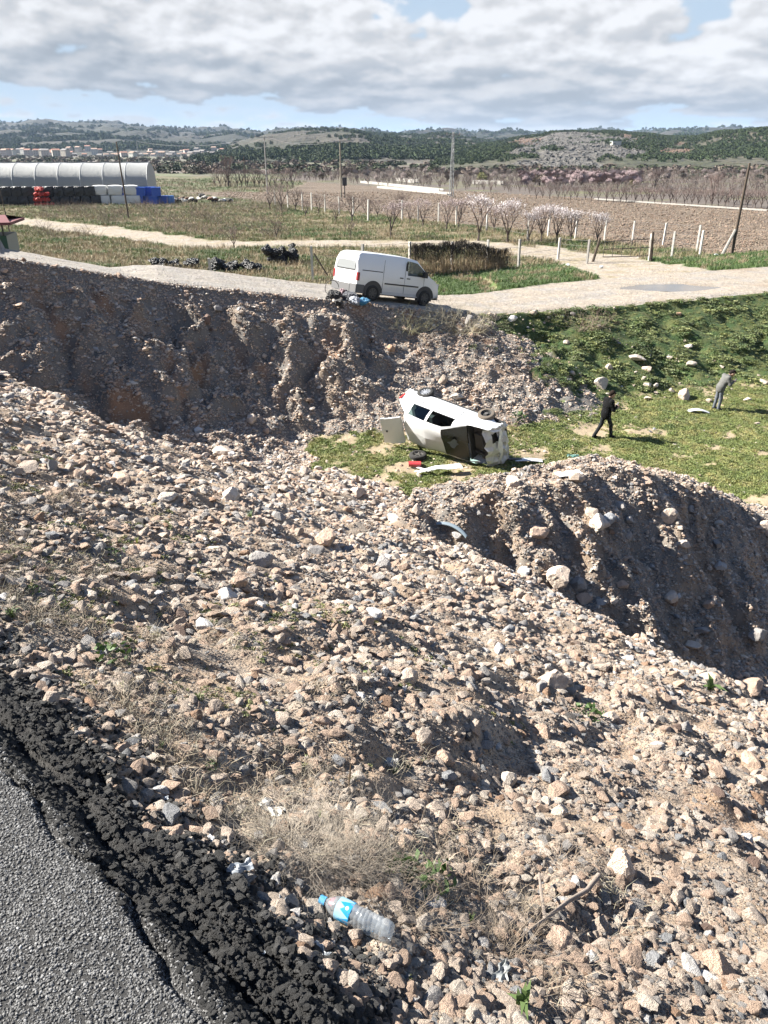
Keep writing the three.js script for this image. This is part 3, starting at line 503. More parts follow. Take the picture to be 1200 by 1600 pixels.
{
  const R = rng(5), lawn = [], lawn2 = [], weeds = [], weeds2 = [], dry = [], green = [], brush = [], clods = [];
  const j = (c, v) => { const k = 1 - v + 2 * v * R(); return [c[0] * k * (0.9 + 0.2 * R()), c[1] * k, c[2] * k]; };
  for (let i = 0; i < 90000; i++) { // short grass of the pit floor
    const x = lerp(-4, 22, R()), f = lerp(17.5, 33, R()), o = land(x, f); if (o.kind !== 'floor') continue;
    const a = fbm(x / 2.3, f / 2.3, 3), c = fbm(x / 9 + 3, f / 9, 3), g = ss(-0.35, 0.2, a + 0.5 * c + 0.15); if (x < -3 || R() > g * 0.9 + 0.03) continue;
    const yel = ss(-0.2, 0.5, fbm(x / 1.3 + 5, f / 1.3, 3)); (R() < 0.5 ? lawn : lawn2).push([x, o.y, -f, 0.55 + 0.7 * R(), 0, R() * 6.3, 0, j(mixc([0.19, 0.235, 0.055], [0.36, 0.335, 0.12], yel * 0.9 * R() + 0.3 * yel), 0.2)]);
  }
  scatter('short_grass', 'short green grass growing on the pit floor', 'grass', tuftGeo(1, 9, 0.075, 0.09, 0.008, 0.9), leafMat(), lawn);
  scatter('low_weeds', 'low leafy weeds growing on the pit floor', 'weeds', clumpGeo(2, 22, 0.35, 0.5), leafMat(), lawn2.map((e) => [e[0], e[1], e[2], e[3] * 0.095, 0, e[5], 0, e[7]]));
  for (let i = 0; i < 40000; i++) { // rank weeds of the bank and its foot
    const x = lerp(2.5, 26, R()), f = lerp(25, 46, R()), o = land(x, f);
    let ok = o.kind === 'bank' ? 0.9 : o.kind === 'floor' && o.tr.d < 9 && x > 4 ? 0.5 * ss(-0.1, 0.3, fbm(x / 1.6, f / 1.6, 3)) : o.part === 'cone' && x > 3.2 && f > 29 ? 0.25 * ss(0, 0.3, fbm(x / 1.2, f / 1.2, 2)) : 0; if (o.kind === 'bank' && fbm(x / 1.8 + 8, f / 1.8, 3) < -0.12) ok *= 0.2; if (R() > ok) continue;
    const big = ss(-0.3, 0.4, fbm(x / 2.1 + 3, f / 2.1, 3)), s = (0.075 + 0.18 * big * R()) * (o.kind === 'floor' ? 0.7 : 1);
    (R() < 0.5 ? weeds : weeds2).push([x, o.y - 0.02, -f, [s * 1.2, s * (0.45 + 0.5 * R()), s * 1.2], 0, R() * 6.3, 0, j(mixc([0.085, 0.135, 0.028], [0.25, 0.265, 0.075], R() * (1 - 0.3 * big)), 0.3)]);
  }
  scatter('bank_weeds', 'dark green leafy weeds covering the bank', 'weeds', clumpGeo(3, 70, 0.17), leafMat(), weeds);
  scatter('bank_herbs', 'rank green herbs covering the bank', 'herbs', clumpGeo(4, 46, 0.24, 0.9), leafMat(), weeds2);
  for (let i = 0; i < 150000; i++) { // meadow and verges
    const u = R(), f = lerp(36, 118, u * u * 0.6 + u * 0.4), x = (R() * 2 - 1) * 0.56 * f, o = land(x, f); if (o.kind !== 'field') continue;
    let k = fieldKind(x, f, o.y); const out = -o.tr.d - o.tr.w; if ((k === 'meadow' || k === 'plough') && out < 9 && x > -3) k = 'verge'; if (k !== 'meadow' && k !== 'verge') continue;
    if (k === 'verge') { if (R() > 0.75) continue; const d = ss(0.05, 0.5, fbm(x / 2.3, f / 2.3, 3)); (d > R() ? dry : green).push([x, o.y, -f, 0.3 + 0.35 * R(), 0, R() * 6.3, 0, d > 0.5 ? j([0.33, 0.27, 0.17], 0.2) : j([0.085, 0.15, 0.025], 0.25)]); continue; }
    const m = ss(-0.15, 0.3, fbm(x / 7, f / 3.2, 4)), gr = ss(0.1, 0.4, fbm(x / 11 + 7, f / 4, 3));
    if (R() < Math.max(m * 0.5, gr)) green.push([x, o.y, -f, 0.35 + 0.5 * R(), 0, R() * 6.3, 0, j(mixc([0.13, 0.15, 0.04], [0.085, 0.14, 0.025], gr), 0.25)]);
    else if (R() < 0.75) dry.push([x, o.y, -f, 0.25 + 0.6 * R() ** 3, 0, R() * 6.3, 0, j(mixc([0.40, 0.33, 0.21], [0.28, 0.23, 0.15], R()), 0.2)]);
  }
  for (let i = 0; i < 16000; i++) { const f = lerp(116, 215, R()), x = (R() * 2 - 1) * 0.56 * f, o = land(x, f); if (o.kind !== 'field' || fieldKind(x, f) !== 'meadow') continue; const g = ss(-0.2, 0.3, fbm(x / 9, f / 14, 4)); (g > R() ? green : dry).push([x, o.y, -f, 0.6 + 0.6 * R(), 0, R() * 6.3, 0, g > 0.5 ? j([0.10, 0.13, 0.035], 0.3) : j([0.26, 0.22, 0.14], 0.25)]); }
  scatter('dry_grass', 'dry straw coloured grass standing in the meadow', 'grass', tuftGeo(6, 10, 0.62, 0.3, 0.014, 0.5), dryMat(), dry);
  scatter('meadow_grass', 'fresh green grass growing in the meadow', 'grass', tuftGeo(7, 10, 0.42, 0.3, 0.02, 0.7), leafMat(), green);
  for (let i = 0; i < 80000; i++) { const u = R(), f = lerp(54, 150, u * u), x = lerp(-0.2, 0.6, R()) * f, o = land(x, f); if (o.kind !== 'field' || fieldKind(x, f, o.y) !== 'plough' || -o.tr.d - o.tr.w < 9) continue; const s = (0.06 + 0.16 * R() * R()) * (1 + f / 160), c = mixc([0.22, 0.16, 0.115], [0.28, 0.215, 0.16], R()); clods.push([x, o.y + s * 0.1, -f, [s * 1.3, s * 0.8, s], R() - 0.5, R() * 6.3, R() - 0.5, j(c, 0.15)]); }
  scatter('plough_clods', 'brown clods of earth covering the ploughed field', 'earth clods', rockGeo(320, 1, 0.8, 0.1), new THREE.MeshStandardMaterial({ roughness: 1 }), clods);
  // scrubby tangle beside the track below the van, and dry stalks in the meadow
  for (let i = 0; i < 900; i++) { const f = lerp(70, 112, R()), x = lerp(-0.42, -0.12, R()) * f, o = land(x, f); if (o.kind !== 'field' || fieldKind(x, f) !== 'meadow' || fbm(x / 6, f / 6, 2) < -0.05) continue; brush.push([x, o.y, -f, 0.8 + 0.9 * R(), 0, R() * 6.3, 0, j([0.19, 0.145, 0.115], 0.25)]); }
  scatter('dry_brush', 'brown leafless brushwood standing in the meadow', 'brushwood', twigGeo(8, 7, 0.9, 0.008), dryMat(), brush);
  console.log('plants', lawn.length, weeds.length, dry.length, green.length, clods.length, brush.length);

  // single plants on the slope
  const tw = dryMat(C(0.36, 0.31, 0.25)), tw2 = dryMat(C(0.30, 0.24, 0.18)), gl = leafMat(C(0.10, 0.16, 0.035)), gd = leafMat(C(0.06, 0.12, 0.02)), yl = leafMat(C(0.26, 0.30, 0.05));
  const bushy = (px, py, w, label, seed, n, mat, depth = 3) => { const p = spot(px, py), s = w * scaleAt(p); const o = single('dry_bush', twigGeo(seed, Math.round(n * (depth > 3 ? 3 : 1.6)), 1, depth > 3 ? 0.0042 : 0.0045, depth), mat, label, 'bush'); o.position.set(p[0], p[1] - 0.01, p[2]); o.scale.set(s, s * 0.6, s); return o; };
  bushy(462, 1325, 140, 'dense dry tan bush lying flat beside the plastic bottle', 31, 50, tw, 4).scale.y *= 0.8;
  bushy(545, 1345, 125, 'dry tan bush with bleached tips above the plastic bottle', 32, 44, tw, 4);
  bushy(790, 1495, 110, 'tangled brown dry bush beside the grey branch', 33, 30, tw2, 4);
  bushy(745, 1395, 110, 'wiry leafless bush spreading over the gravel', 34, 26, tw2);
  bushy(640, 1430, 120, 'matted brown twigs lying behind the plastic bottle', 35, 34, tw2).scale.y *= 0.6;
  bushy(880, 1350, 90, 'thin dark twigs leaning against the tall grey stone', 36, 16, tw2);
  bushy(105, 785, 70, 'dry feathery tussock on the upper rubble slope', 37, 30, tw2);
  bushy(915, 515, 60, 'leafless brown shrub on the green bank', 38, 34, dryMat(C(0.26, 0.19, 0.15)));
  bushy(725, 520, 90, 'dry greyish shrub at the track edge below the van', 39, 40, dryMat(C(0.30, 0.27, 0.19)));
  bushy(640, 520, 70, 'olive grey shrub at the track edge behind the bags', 40, 36, dryMat(C(0.22, 0.21, 0.12)));
  bushy(765, 715, 70, 'dry reddish stalks standing before the wrecked car', 41, 22, dryMat(C(0.33, 0.22, 0.15))).scale.y *= 2.2;
  const greens = [[175, 870, 46, 'bushy'], [175, 1030, 80, 'bushy'], [252, 1170, 24, 'grassy'], [340, 1105, 20, 'bushy'], [190, 1078, 26, 'yellow'], [330, 1200, 34, 'bushy'], [500, 1278, 26, 'grassy'], [475, 1200, 20, 'yellow'], [615, 1208, 26, 'grassy'], [665, 1385, 120, 'bushy'], [620, 1365, 70, 'bushy'], [735, 1440, 30, 'grassy'], [815, 1572, 60, 'broad'], [920, 1120, 60, 'bushy'], [733, 1062, 20, 'bushy'], [390, 812, 30, 'grassy'], [1110, 1080, 44, 'broad'], [640, 1530, 16, 'yellow'], [567, 1500, 16, 'yellow'], [50, 925, 30, 'bushy'], [20, 965, 40, 'grassy'], [215, 850, 22, 'yellow'], [300, 880, 18, 'yellow'], [690, 640, 16, 'bushy'], [810, 655, 34, 'bushy']];
  const gB = clumpGeo(51, 60, 0.16, 0.8), gG = tuftGeo(52, 16, 1, 0.25, 0.045, 0.6), gW = tuftGeo(53, 8, 1, 0.15, 0.12, 1);
  const beside = ['in the dry litter', 'between pale stones', 'in the gravel'];
  greens.forEach(([px, py, w, k], i) => { const p = spot(px, py), s = w * scaleAt(p), n = { bushy: 'dark green bushy weed', grassy: 'bright green grass tuft', yellow: 'yellowish green tuft', broad: 'green weed with broad drooping leaves' }[k]; const o = single('weed_plant', k === 'bushy' ? gB : k === 'broad' ? gW : gG, k === 'bushy' ? gd : k === 'yellow' ? yl : gl, n + ' growing ' + (py < 700 ? 'beside the wrecked car' : 'on the rubble slope'), 'weed', 'weeds on the slope'); o.position.set(p[0], p[1], p[2]); o.scale.setScalar(s * (k === 'bushy' ? 0.5 : 0.6)); o.rotation.y = i * 1.7; });
  // litter of dry stalks along the road edge
  const straw = [];
  for (let i = 0; i < 4200; i++) { const t = lerp(0.6, 7, R()), q = 0.45 + 1.2 * R() ** 1.6, x = (q / 0.7071 + 0.64 - t / 0.7071) / 2, f = x + t / 0.7071, a = fbm(x / 0.8 + 6, f / 0.8, 3); if (R() > 0.25 + a * 1.4) continue; straw.push([x, ground(x, f) + 0.01, -f, 0.045 + 0.07 * R(), R() * 0.9, R() * 6.3, R() * 0.9, j(mixc([0.36, 0.31, 0.24], [0.20, 0.165, 0.115], R()), 0.2)]); }
  const moss = []; for (let i = 0; i < 9000; i++) { const t = lerp(1.6, 8, R()), q = 0.35 + 2.4 * R() ** 1.3, x = (q / 0.7071 + 0.70 - t / 0.7071) / 2, f = x + t / 0.7071; if (R() > 0.1 + 1.6 * fbm(x / 0.9 + 16, f / 0.9, 3) || t < 1.6 + 1.2 * R()) continue; moss.push([x, ground(x, f), -f, (0.012 + 0.03 * R() * R()) * (0.6 + f * 0.12), 0, R() * 6.3, 0, j(mixc([0.10, 0.14, 0.03], [0.26, 0.24, 0.08], R()), 0.25)]); }
  scatter('slope_weeds', 'sparse olive green weeds on the road shoulder', 'weeds', clumpGeo(57, 26, 0.3, 0.6), leafMat(), moss);
  scatter('straw_litter', 'dry stalks and straw littering the road shoulder', 'straw', tuftGeo(55, 9, 1, 0.5, 0.012, 1.6), dryMat(), straw);
}
// ------------------------------------------------------------------ trees
function treeGeo(seed, o) { // returns trunk with limbs, and tips for the crown
  const r = rng(seed), trunk = new GB(), twigs = new GB(), tips = [];
  const grow = (p, d, L, w, k) => {
    const e = [p[0] + d.x * L, p[1] + d.y * L, p[2] + d.z * L]; (k > o.depth - 3 ? trunk : twigs).tube(p, e, w, w * 0.66, k > o.depth - 2 ? 6 : 3);
    if (k < 3) { tips.push(e, [(p[0] + e[0]) / 2, (p[1] + e[1]) / 2, (p[2] + e[2]) / 2]); }
    if (!k) return; const n = k === o.depth ? o.fork : 2 + (r() < 0.55 ? 1 : 0);
    for (let i = 0; i < n; i++) { const a = (i + r() * 0.6) / n * 6.283, q = d.clone().multiplyScalar(1.0).add(new THREE.Vector3(Math.cos(a) * o.wide, 0.28 + 0.25 * r(), Math.sin(a) * o.wide)).normalize(); grow(e, q, L * (k === o.depth ? o.limb : 0.62 + 0.25 * r()), w * 0.62, k - 1); }
  };
  grow([0, -0.1, 0], new THREE.Vector3((r() - 0.5) * 0.15, 1, (r() - 0.5) * 0.15).normalize(), o.bole, o.r, o.depth);
  return { trunk: trunk.geo(0.6), twigs, tips, r };
}
function makeTree(name, seed, o, barkC, bloom) {
  const t = treeGeo(seed, o), root = new THREE.Group(); root.name = name;
  part('trunk', t.trunk, new THREE.MeshStandardMaterial({ color: barkC, roughness: 0.95 }), root);
  if (bloom) { // blossom flecks on the twig ends, each a little five-sided cup seen as two crossed faces
    const g = new GB(); for (const p of t.tips) for (let i = 0; i < bloom.n; i++) { const c = [p[0] + (t.r() - 0.5) * bloom.s, p[1] + (t.r() - 0.5) * bloom.s, p[2] + (t.r() - 0.5) * bloom.s], u = new THREE.Vector3(t.r() - 0.5, t.r() - 0.5, t.r() - 0.5).normalize(), v = new THREE.Vector3(t.r() - 0.5, t.r() - 0.5, t.r() - 0.5).cross(u).normalize(), l = bloom.size * (0.6 + 0.8 * t.r()); const P = (a, b) => [c[0] + u.x * a + v.x * b, c[1] + u.y * a + v.y * b, c[2] + u.z * a + v.z * b]; g.quad(P(-l, 0), P(0, l), P(l, 0), P(0, -l)); }
    part('crown', t.twigs.geo(), new THREE.MeshStandardMaterial({ color: o.twig || barkC, roughness: 0.95 }), root); part('blossom', g.geo(), new THREE.MeshPhysicalMaterial({ color: bloom.c, roughness: 0.8, side: THREE.DoubleSide, transmission: 0.3, thickness: 0 }), root);
  } else part('crown', t.twigs.geo(), new THREE.MeshStandardMaterial({ color: o.twig || barkC, roughness: 0.95 }), root);
  return root;
}
{
  const R = rng(91), bark = C(0.10, 0.075, 0.065), twig = C(0.21, 0.155, 0.14), shape = { bole: 0.5, r: 0.075, depth: 5, fork: 4, wide: 0.5, limb: 1.25, twig };
  const white = [0, 1].map((i) => makeTree('almond_tree', 610 + i, shape, bark, { n: 2, s: 0.16, size: 0.028, c: C(0.78, 0.72, 0.72) }));
  const half = [0, 1].map((i) => makeTree('almond_tree', 620 + i, shape, bark, { n: 1, s: 0.14, size: 0.028, c: C(0.70, 0.58, 0.58) }));
  const bare = [0, 1, 2].map((i) => makeTree('orchard_tree', 630 + i, { ...shape, wide: 0.7, bole: 0.5 }, bark));
  const tall = makeTree('bare_tree', 640, { bole: 1.4, r: 0.22, depth: 6, fork: 4, wide: 0.5, limb: 1.0, twig }, bark);
  const sizes = new Map(); for (const t of [...white, ...half, ...bare, tall]) sizes.set(t, new THREE.Box3().setFromObject(t).max.y);
  const plant = (src, px, py, hpx, label, cat, group) => { const p = spot(px, py), o = src.clone(); o.name = numbered(src.name); o.position.set(...p); o.rotation.y = R() * 6.3; o.scale.setScalar(hpx * scaleAt(p) / sizes.get(src)); tag(o, label, cat, group); scene.add(o); return o; };
  [[747, 376, 72, 0], [793, 379, 66, 1], [846, 377, 56, 1], [826, 378, 48, 0], [870, 378, 56, 0], [892, 380, 52, 1], [932, 381, 50, 0]].forEach(([x, y, h, k], i) => plant(white[k], x, y, h, i === 0 ? 'tallest white blossoming tree in the fenced orchard' : 'white blossoming fruit tree in the fenced orchard', 'tree', 'blossoming trees in the orchard'));
  [[610, 370, 54], [661, 355, 44], [697, 361, 50], [640, 350, 36], [716, 356, 44], [772, 362, 40]].forEach(([x, y, h], i) => plant(half[i % 2], x, y, h, 'sparsely blossoming young tree in the fenced orchard', 'tree', 'half bare trees in the orchard'));
  [[525, 348, 34], [550, 347, 42], [575, 345, 38], [422, 328, 40], [440, 330, 44], [478, 340, 30], [462, 330, 36], [498, 335, 30], [590, 340, 30], [628, 338, 36], [650, 418, 34], [432, 372, 30], [547, 372, 26], [366, 388, 34]].forEach(([x, y, h], i) => plant(bare[i % 3], x, y, h, y > 365 ? 'leafless sapling standing beside the dirt path' : 'leafless young fruit tree in the dry meadow', 'tree', y > 365 ? 'saplings beside the dirt path' : 'leafless trees in the meadow'));
  plant(tall, 357, 291, 46, 'tall grey leafless tree before the old orchard', 'tree');
  for (let i = 0; i < 15; i++) plant(bare[i % 3], 333 + i * 8.8 + R() * 3, 291 + i * 0.15, 24 + R() * 6, 'dark leafless tree in the old orchard row', 'tree', 'old orchard row');
  plant(tall, 1022, 300, 34, 'round crowned leafless tree in the far orchard', 'tree'); plant(tall, 1112, 318, 46, 'wide leafless tree at the orchard edge', 'tree');
  for (let i = 0; i < 34; i++) { const px = 835 + i * 11 + R() * 4; plant(bare[i % 3], px, 309 + (px - 835) * 0.045 + R() * 1.5, 20 + (px - 835) * 0.028, 'grey pruned fruit tree in the front row of the far orchard', 'tree', 'front row of the far orchard'); }
  // round evergreens and shrubs out on the plain
  const shrub = (px, py, w, h, c, label, g) => { const p = spot(px, py), s = scaleAt(p), root = thing('round_tree', label, 'tree', p, R() * 6, g); const gm = clumpGeo(700 + Math.floor(px), 420, 0.13, 1.0); const cr = part('crown', gm, leafMat(c, 0.15), root); cr.scale.set(w * s / 2, h * s * 0.52, w * s / 2); cr.position.y = h * s * 0.22; part('trunk', new GB().tube([0, -0.2, 0], [0.05 * s, h * s * 0.4, 0], s * 1.6, s * 1.0, 6).geo(), new THREE.MeshStandardMaterial({ color: bark, roughness: 1 }), root); };
  shrub(225, 274, 16, 26, C(0.045, 0.06, 0.025), 'dark evergreen tree behind the greenhouse'); shrub(303, 272, 24, 18, C(0.06, 0.055, 0.03), 'dark brownish tree on the plain'); shrub(637, 281, 16, 20, C(0.12, 0.09, 0.065), 'brown leafless round tree by the irrigation channel'); shrub(753, 286, 18, 22, C(0.20, 0.20, 0.06), 'yellow green willow on the far plain'); shrub(843, 290, 26, 24, C(0.12, 0.085, 0.06), 'brown thicket tree beside the pink orchard'); shrub(872, 286, 22, 16, C(0.11, 0.08, 0.06), 'smaller brown thicket tree beside the pink orchard'); shrub(988, 293, 20, 16, C(0.14, 0.11, 0.055), 'olive brown tree in the pink orchard'); shrub(1040, 282, 16, 12, C(0.04, 0.055, 0.025), 'small dark evergreen on the far plain', 'evergreens on the far plain'); shrub(1185, 285, 18, 16, C(0.05, 0.05, 0.03), 'dark bush on the far plain');
  for (let i = 0; i < 10; i++) shrub(1063 + i * 9 + R() * 4, 277 + R() * 4, 10 + R() * 5, 8 + R() * 3, C(0.035, 0.05, 0.022), 'small dark evergreen on the far plain', 'evergreens on the far plain');
  // the far orchards and woods read as one mass
  const lowTree = treeGeo(650, { bole: 0.5, r: 0.09, depth: 3, fork: 4, wide: 0.7, limb: 1.3 }); const lowGeo = mergeGeometries([lowTree.trunk, lowTree.twigs.geo()]);
  const dust = new GB(); for (const p of [...lowTree.tips, ...lowTree.tips, ...lowTree.tips]) { const c = [p[0] + (R() - 0.5) * 0.5, p[1] + (R() - 0.5) * 0.5, p[2] + (R() - 0.5) * 0.5], l = 0.10; dust.quad([c[0] - l, c[1], c[2]], [c[0], c[1] - l, c[2] + l], [c[0] + l, c[1], c[2]], [c[0], c[1] + l, c[2] - l]); }
  const mauve = [], pink = [], hedge = [];
  for (let row = 0; row < 130; row++) for (let i = 0; i < 120; i++) { const f = 112 + row * 2.6 + row * row * 0.012, x = -60 + i * 2.6 + (R() - 0.5) * 1.9 + f * 0.1; if (Math.abs(x) > f * 0.62) continue; const k = fieldKind(x, f); if (k !== 'orchard' || orchardLine(x, f) < 90 || f > 290) continue; if (f > 300 && R() < 0.4) continue; const px = hillPx(x, f); const s = 0.62 + 0.25 * R(); mauve.push([x, 1.9, -f, s, 0, R() * 6, 0, mixc([0.15, 0.12, 0.10], [0.20, 0.155, 0.14], R())]); const pk = f > 165 && f < 240 && px > 815 && px < 1010 && n2(x / 30, f / 30) > -0.6; if (pk || (R() < 0.12 && f > 190)) pink.push([x, 1.9, -f, s * 1.05, 0, R() * 6, 0, pk ? [0.24, 0.175, 0.18] : [0.17, 0.135, 0.125]]); }
  scatter('orchard_rows', 'leafless mauve brown orchard rows on the far plain', 'orchard', lowGeo, dryMat(), mauve); scatter('pink_orchard', 'pink blossoming orchard on the far plain', 'orchard', dust.geo(), dryMat(), pink);
  const blob = clumpGeo(660, 60, 0.28, 1.1), woods = [], pines = [];
  for (let i = 0; i < 90000; i++) { const f = Math.exp(lerp(Math.log(240), Math.log(4300), R())), x = (R() * 2 - 1) * 0.6 * f, o = land(x, f); const j = 0.7 + 0.6 * R();
    if (o.kind === 'hill') { const px = hillPx(x, f); let d;
      if (o.hill === 3) { d = ss(-0.25, 0.15, fbm(x / 90 + 1, f / 90, 4) + 0.4) * (1 - Math.min(1, rocky(x, f) * 1.3)) * (1 - reddish(x, f)) * ss(350, 430, f); if (px < 700) d *= 0.25; }
      else if (o.hill === 2) d = ss(-0.1, 0.25, fbm(x / 170 + 2, f / 170, 4) + (px > 610 && px < 720 ? 0.3 : px > 400 && f > 1100 ? 0.15 : -0.15));
      else d = 0.95 * ss(-0.1, 0.25, fbm(x / 500 + 4, f / 260, 4));
      if (R() < d) { const s = o.hill === 3 ? 1.1 + 0.8 * R() : o.hill === 2 ? 2.1 + 1.2 * R() : 4 + 2.5 * R(); pines.push([x, o.y, -f, [s * 0.8, s, s * 0.8], 0, R() * 6, 0, [0.040 * j, 0.062 * j, 0.022 * j]]); } }
    else if (f > 260 && R() < 0.14 && fbm(x / 80, f / 30, 2) > 0.0) { const s = 0.8 + 1.2 * R(), b = R(); woods.push([x, o.y, -f, [s * 1.3, s, s * 1.3], 0, R() * 6, 0, b < 0.5 ? [0.05 * j, 0.062 * j, 0.03 * j] : [0.13 * j, 0.10 * j, 0.08 * j]]); } }
  scatter('pine_woods', 'dark green pine woods covering the distant hills', 'woods', blob, dryMat(), pines); scatter('field_scrub', 'scrub and hedges across the far plain', 'scrub', blob, dryMat(), woods);
  const crags = []; for (let i = 0; i < 30000 && crags.length < 4200; i++) { const f = lerp(340, 800, R()), x = lerp(0, 0.55, R()) * f, o = land(x, f); if (o.kind !== 'hill' || o.hill !== 3) continue; const rk = rocky(x, f), rd = reddish(x, f); if (R() > Math.max(rk, rd) - 0.2) continue; const s = 0.6 + 1.7 * R() ** 3, v = 0.55 + 0.6 * R(), c = rd > rk ? [0.18, 0.12, 0.085] : [0.135, 0.13, 0.12]; crags.push([x, o.y, -f, [s * 1.2, s, s], R() - 0.5, R() * 6, R() - 0.5, [c[0] * v, c[1] * v, c[2] * v]]); }
  scatter('hill_crags', 'grey crags and boulders on the rocky hillside', 'crags', rockGeo(330, 2, 0.9, 0.08), new THREE.MeshStandardMaterial({ roughness: 1 }), crags);
  console.log('trees', mauve.length, pink.length, pines.length, woods.length);
}
// ------------------------------------------------------------------ vehicles
const paint = (c) => new THREE.MeshPhysicalMaterial({ color: c, roughness: 0.4, clearcoat: 0.6, clearcoatRoughness: 0.15, side: THREE.DoubleSide, bumpMap: rep(T.stoneH, 0.5), bumpScale: 0.002 });
const plastic = (c, r = 0.6) => new THREE.MeshStandardMaterial({ color: c, roughness: r, side: THREE.DoubleSide });
const glassMat = (c) => new THREE.MeshPhysicalMaterial({ color: c, roughness: 0.03, transmission: 1, thickness: 0, ior: 1.5, side: THREE.DoubleSide });
const dark = plastic(C(0.02, 0.02, 0.022)), black = plastic(C(0.012, 0.012, 0.012), 0.8), rubber = plastic(C(0.022, 0.021, 0.02), 0.9), dustyRubber = plastic(C(0.14, 0.115, 0.09), 0.95), alloy = new THREE.MeshStandardMaterial({ color: C(0.55, 0.56, 0.58), roughness: 0.4, metalness: 0.6 }), steel = plastic(C(0.09, 0.085, 0.08), 0.6);
function wheel(parent, x, y, z, r, w, spokes, tyreM, rimM, side) {
  const g = new THREE.Group(); g.name = 'wheel'; g.position.set(x, y, z); parent.add(g);
  const pr = [[r * 0.62, -w / 2], [r * 0.86, -w / 2], [r * 0.97, -w * 0.36], [r, -w * 0.2], [r, w * 0.2], [r * 0.97, w * 0.36], [r * 0.86, w / 2], [r * 0.62, w / 2]].map(([a, b]) => new THREE.Vector2(a, b));
  const tyre = part('tyre', new THREE.LatheGeometry(pr, 28), tyreM, g); tyre.rotation.x = Math.PI / 2 * side;
  const rim = new GB(); const zo = side * w * 0.40, zi = side * w * 0.12;
  const ring = (a, b, z0, z1) => { for (let k = 0; k < 24; k++) { const t = k / 24 * 6.2832, u = (k + 1) / 24 * 6.2832; rim.quad([a * Math.cos(t), a * Math.sin(t), z0], [a * Math.cos(u), a * Math.sin(u), z0], [b * Math.cos(u), b * Math.sin(u), z1], [b * Math.cos(t), b * Math.sin(t), z1]); } };
  ring(r * 0.64, r * 0.56, zo, zo); ring(r * 0.56, r * 0.54, zo, zi); ring(r * 0.2, 0.001, zo, zo * 1.04);
  for (let k = 0; k < spokes; k++) { const t = k / spokes * 6.2832, d = 0.16; rim.quad([r * 0.16 * Math.cos(t - d * 2), r * 0.16 * Math.sin(t - d * 2), zo], [r * 0.16 * Math.cos(t + d * 2), r * 0.16 * Math.sin(t + d * 2), zo], [r * 0.57 * Math.cos(t + d), r * 0.57 * Math.sin(t + d), zo], [r * 0.57 * Math.cos(t - d), r * 0.57 * Math.sin(t - d), zo]); }
  part('rim', rim.geo(), rimM, g); const hub = part('brake_disc', new THREE.CylinderGeometry(r * 0.55, r * 0.55, 0.03, 20), black, g); hub.rotation.x = Math.PI / 2; hub.position.z = zi * 0.5;
  return g;
}
function shell(stations, rows, classify, bend, crease = 0.7) {
  const parts = {}, grid = stations.map((s) => rows(s).map(([y, z]) => [s[0], y, z]));
  const P = (i, j, sd) => { const p = [grid[i][j][0], grid[i][j][1], grid[i][j][2] * sd]; return bend ? bend(p) : p; };
  for (let i = 0; i + 1 < grid.length; i++) for (let j = 0; j + 1 < grid[0].length; j++) for (const sd of [1, -1]) { const k = classify(i, j, sd); if (!k) continue; (parts[k] ||= new GB()).quad(P(i, j, sd), P(i + 1, j, sd), P(i + 1, j + 1, sd), P(i, j + 1, sd)); }
  return Object.fromEntries(Object.entries(parts).map(([k, g]) => [k, g.geo(crease)]));
}
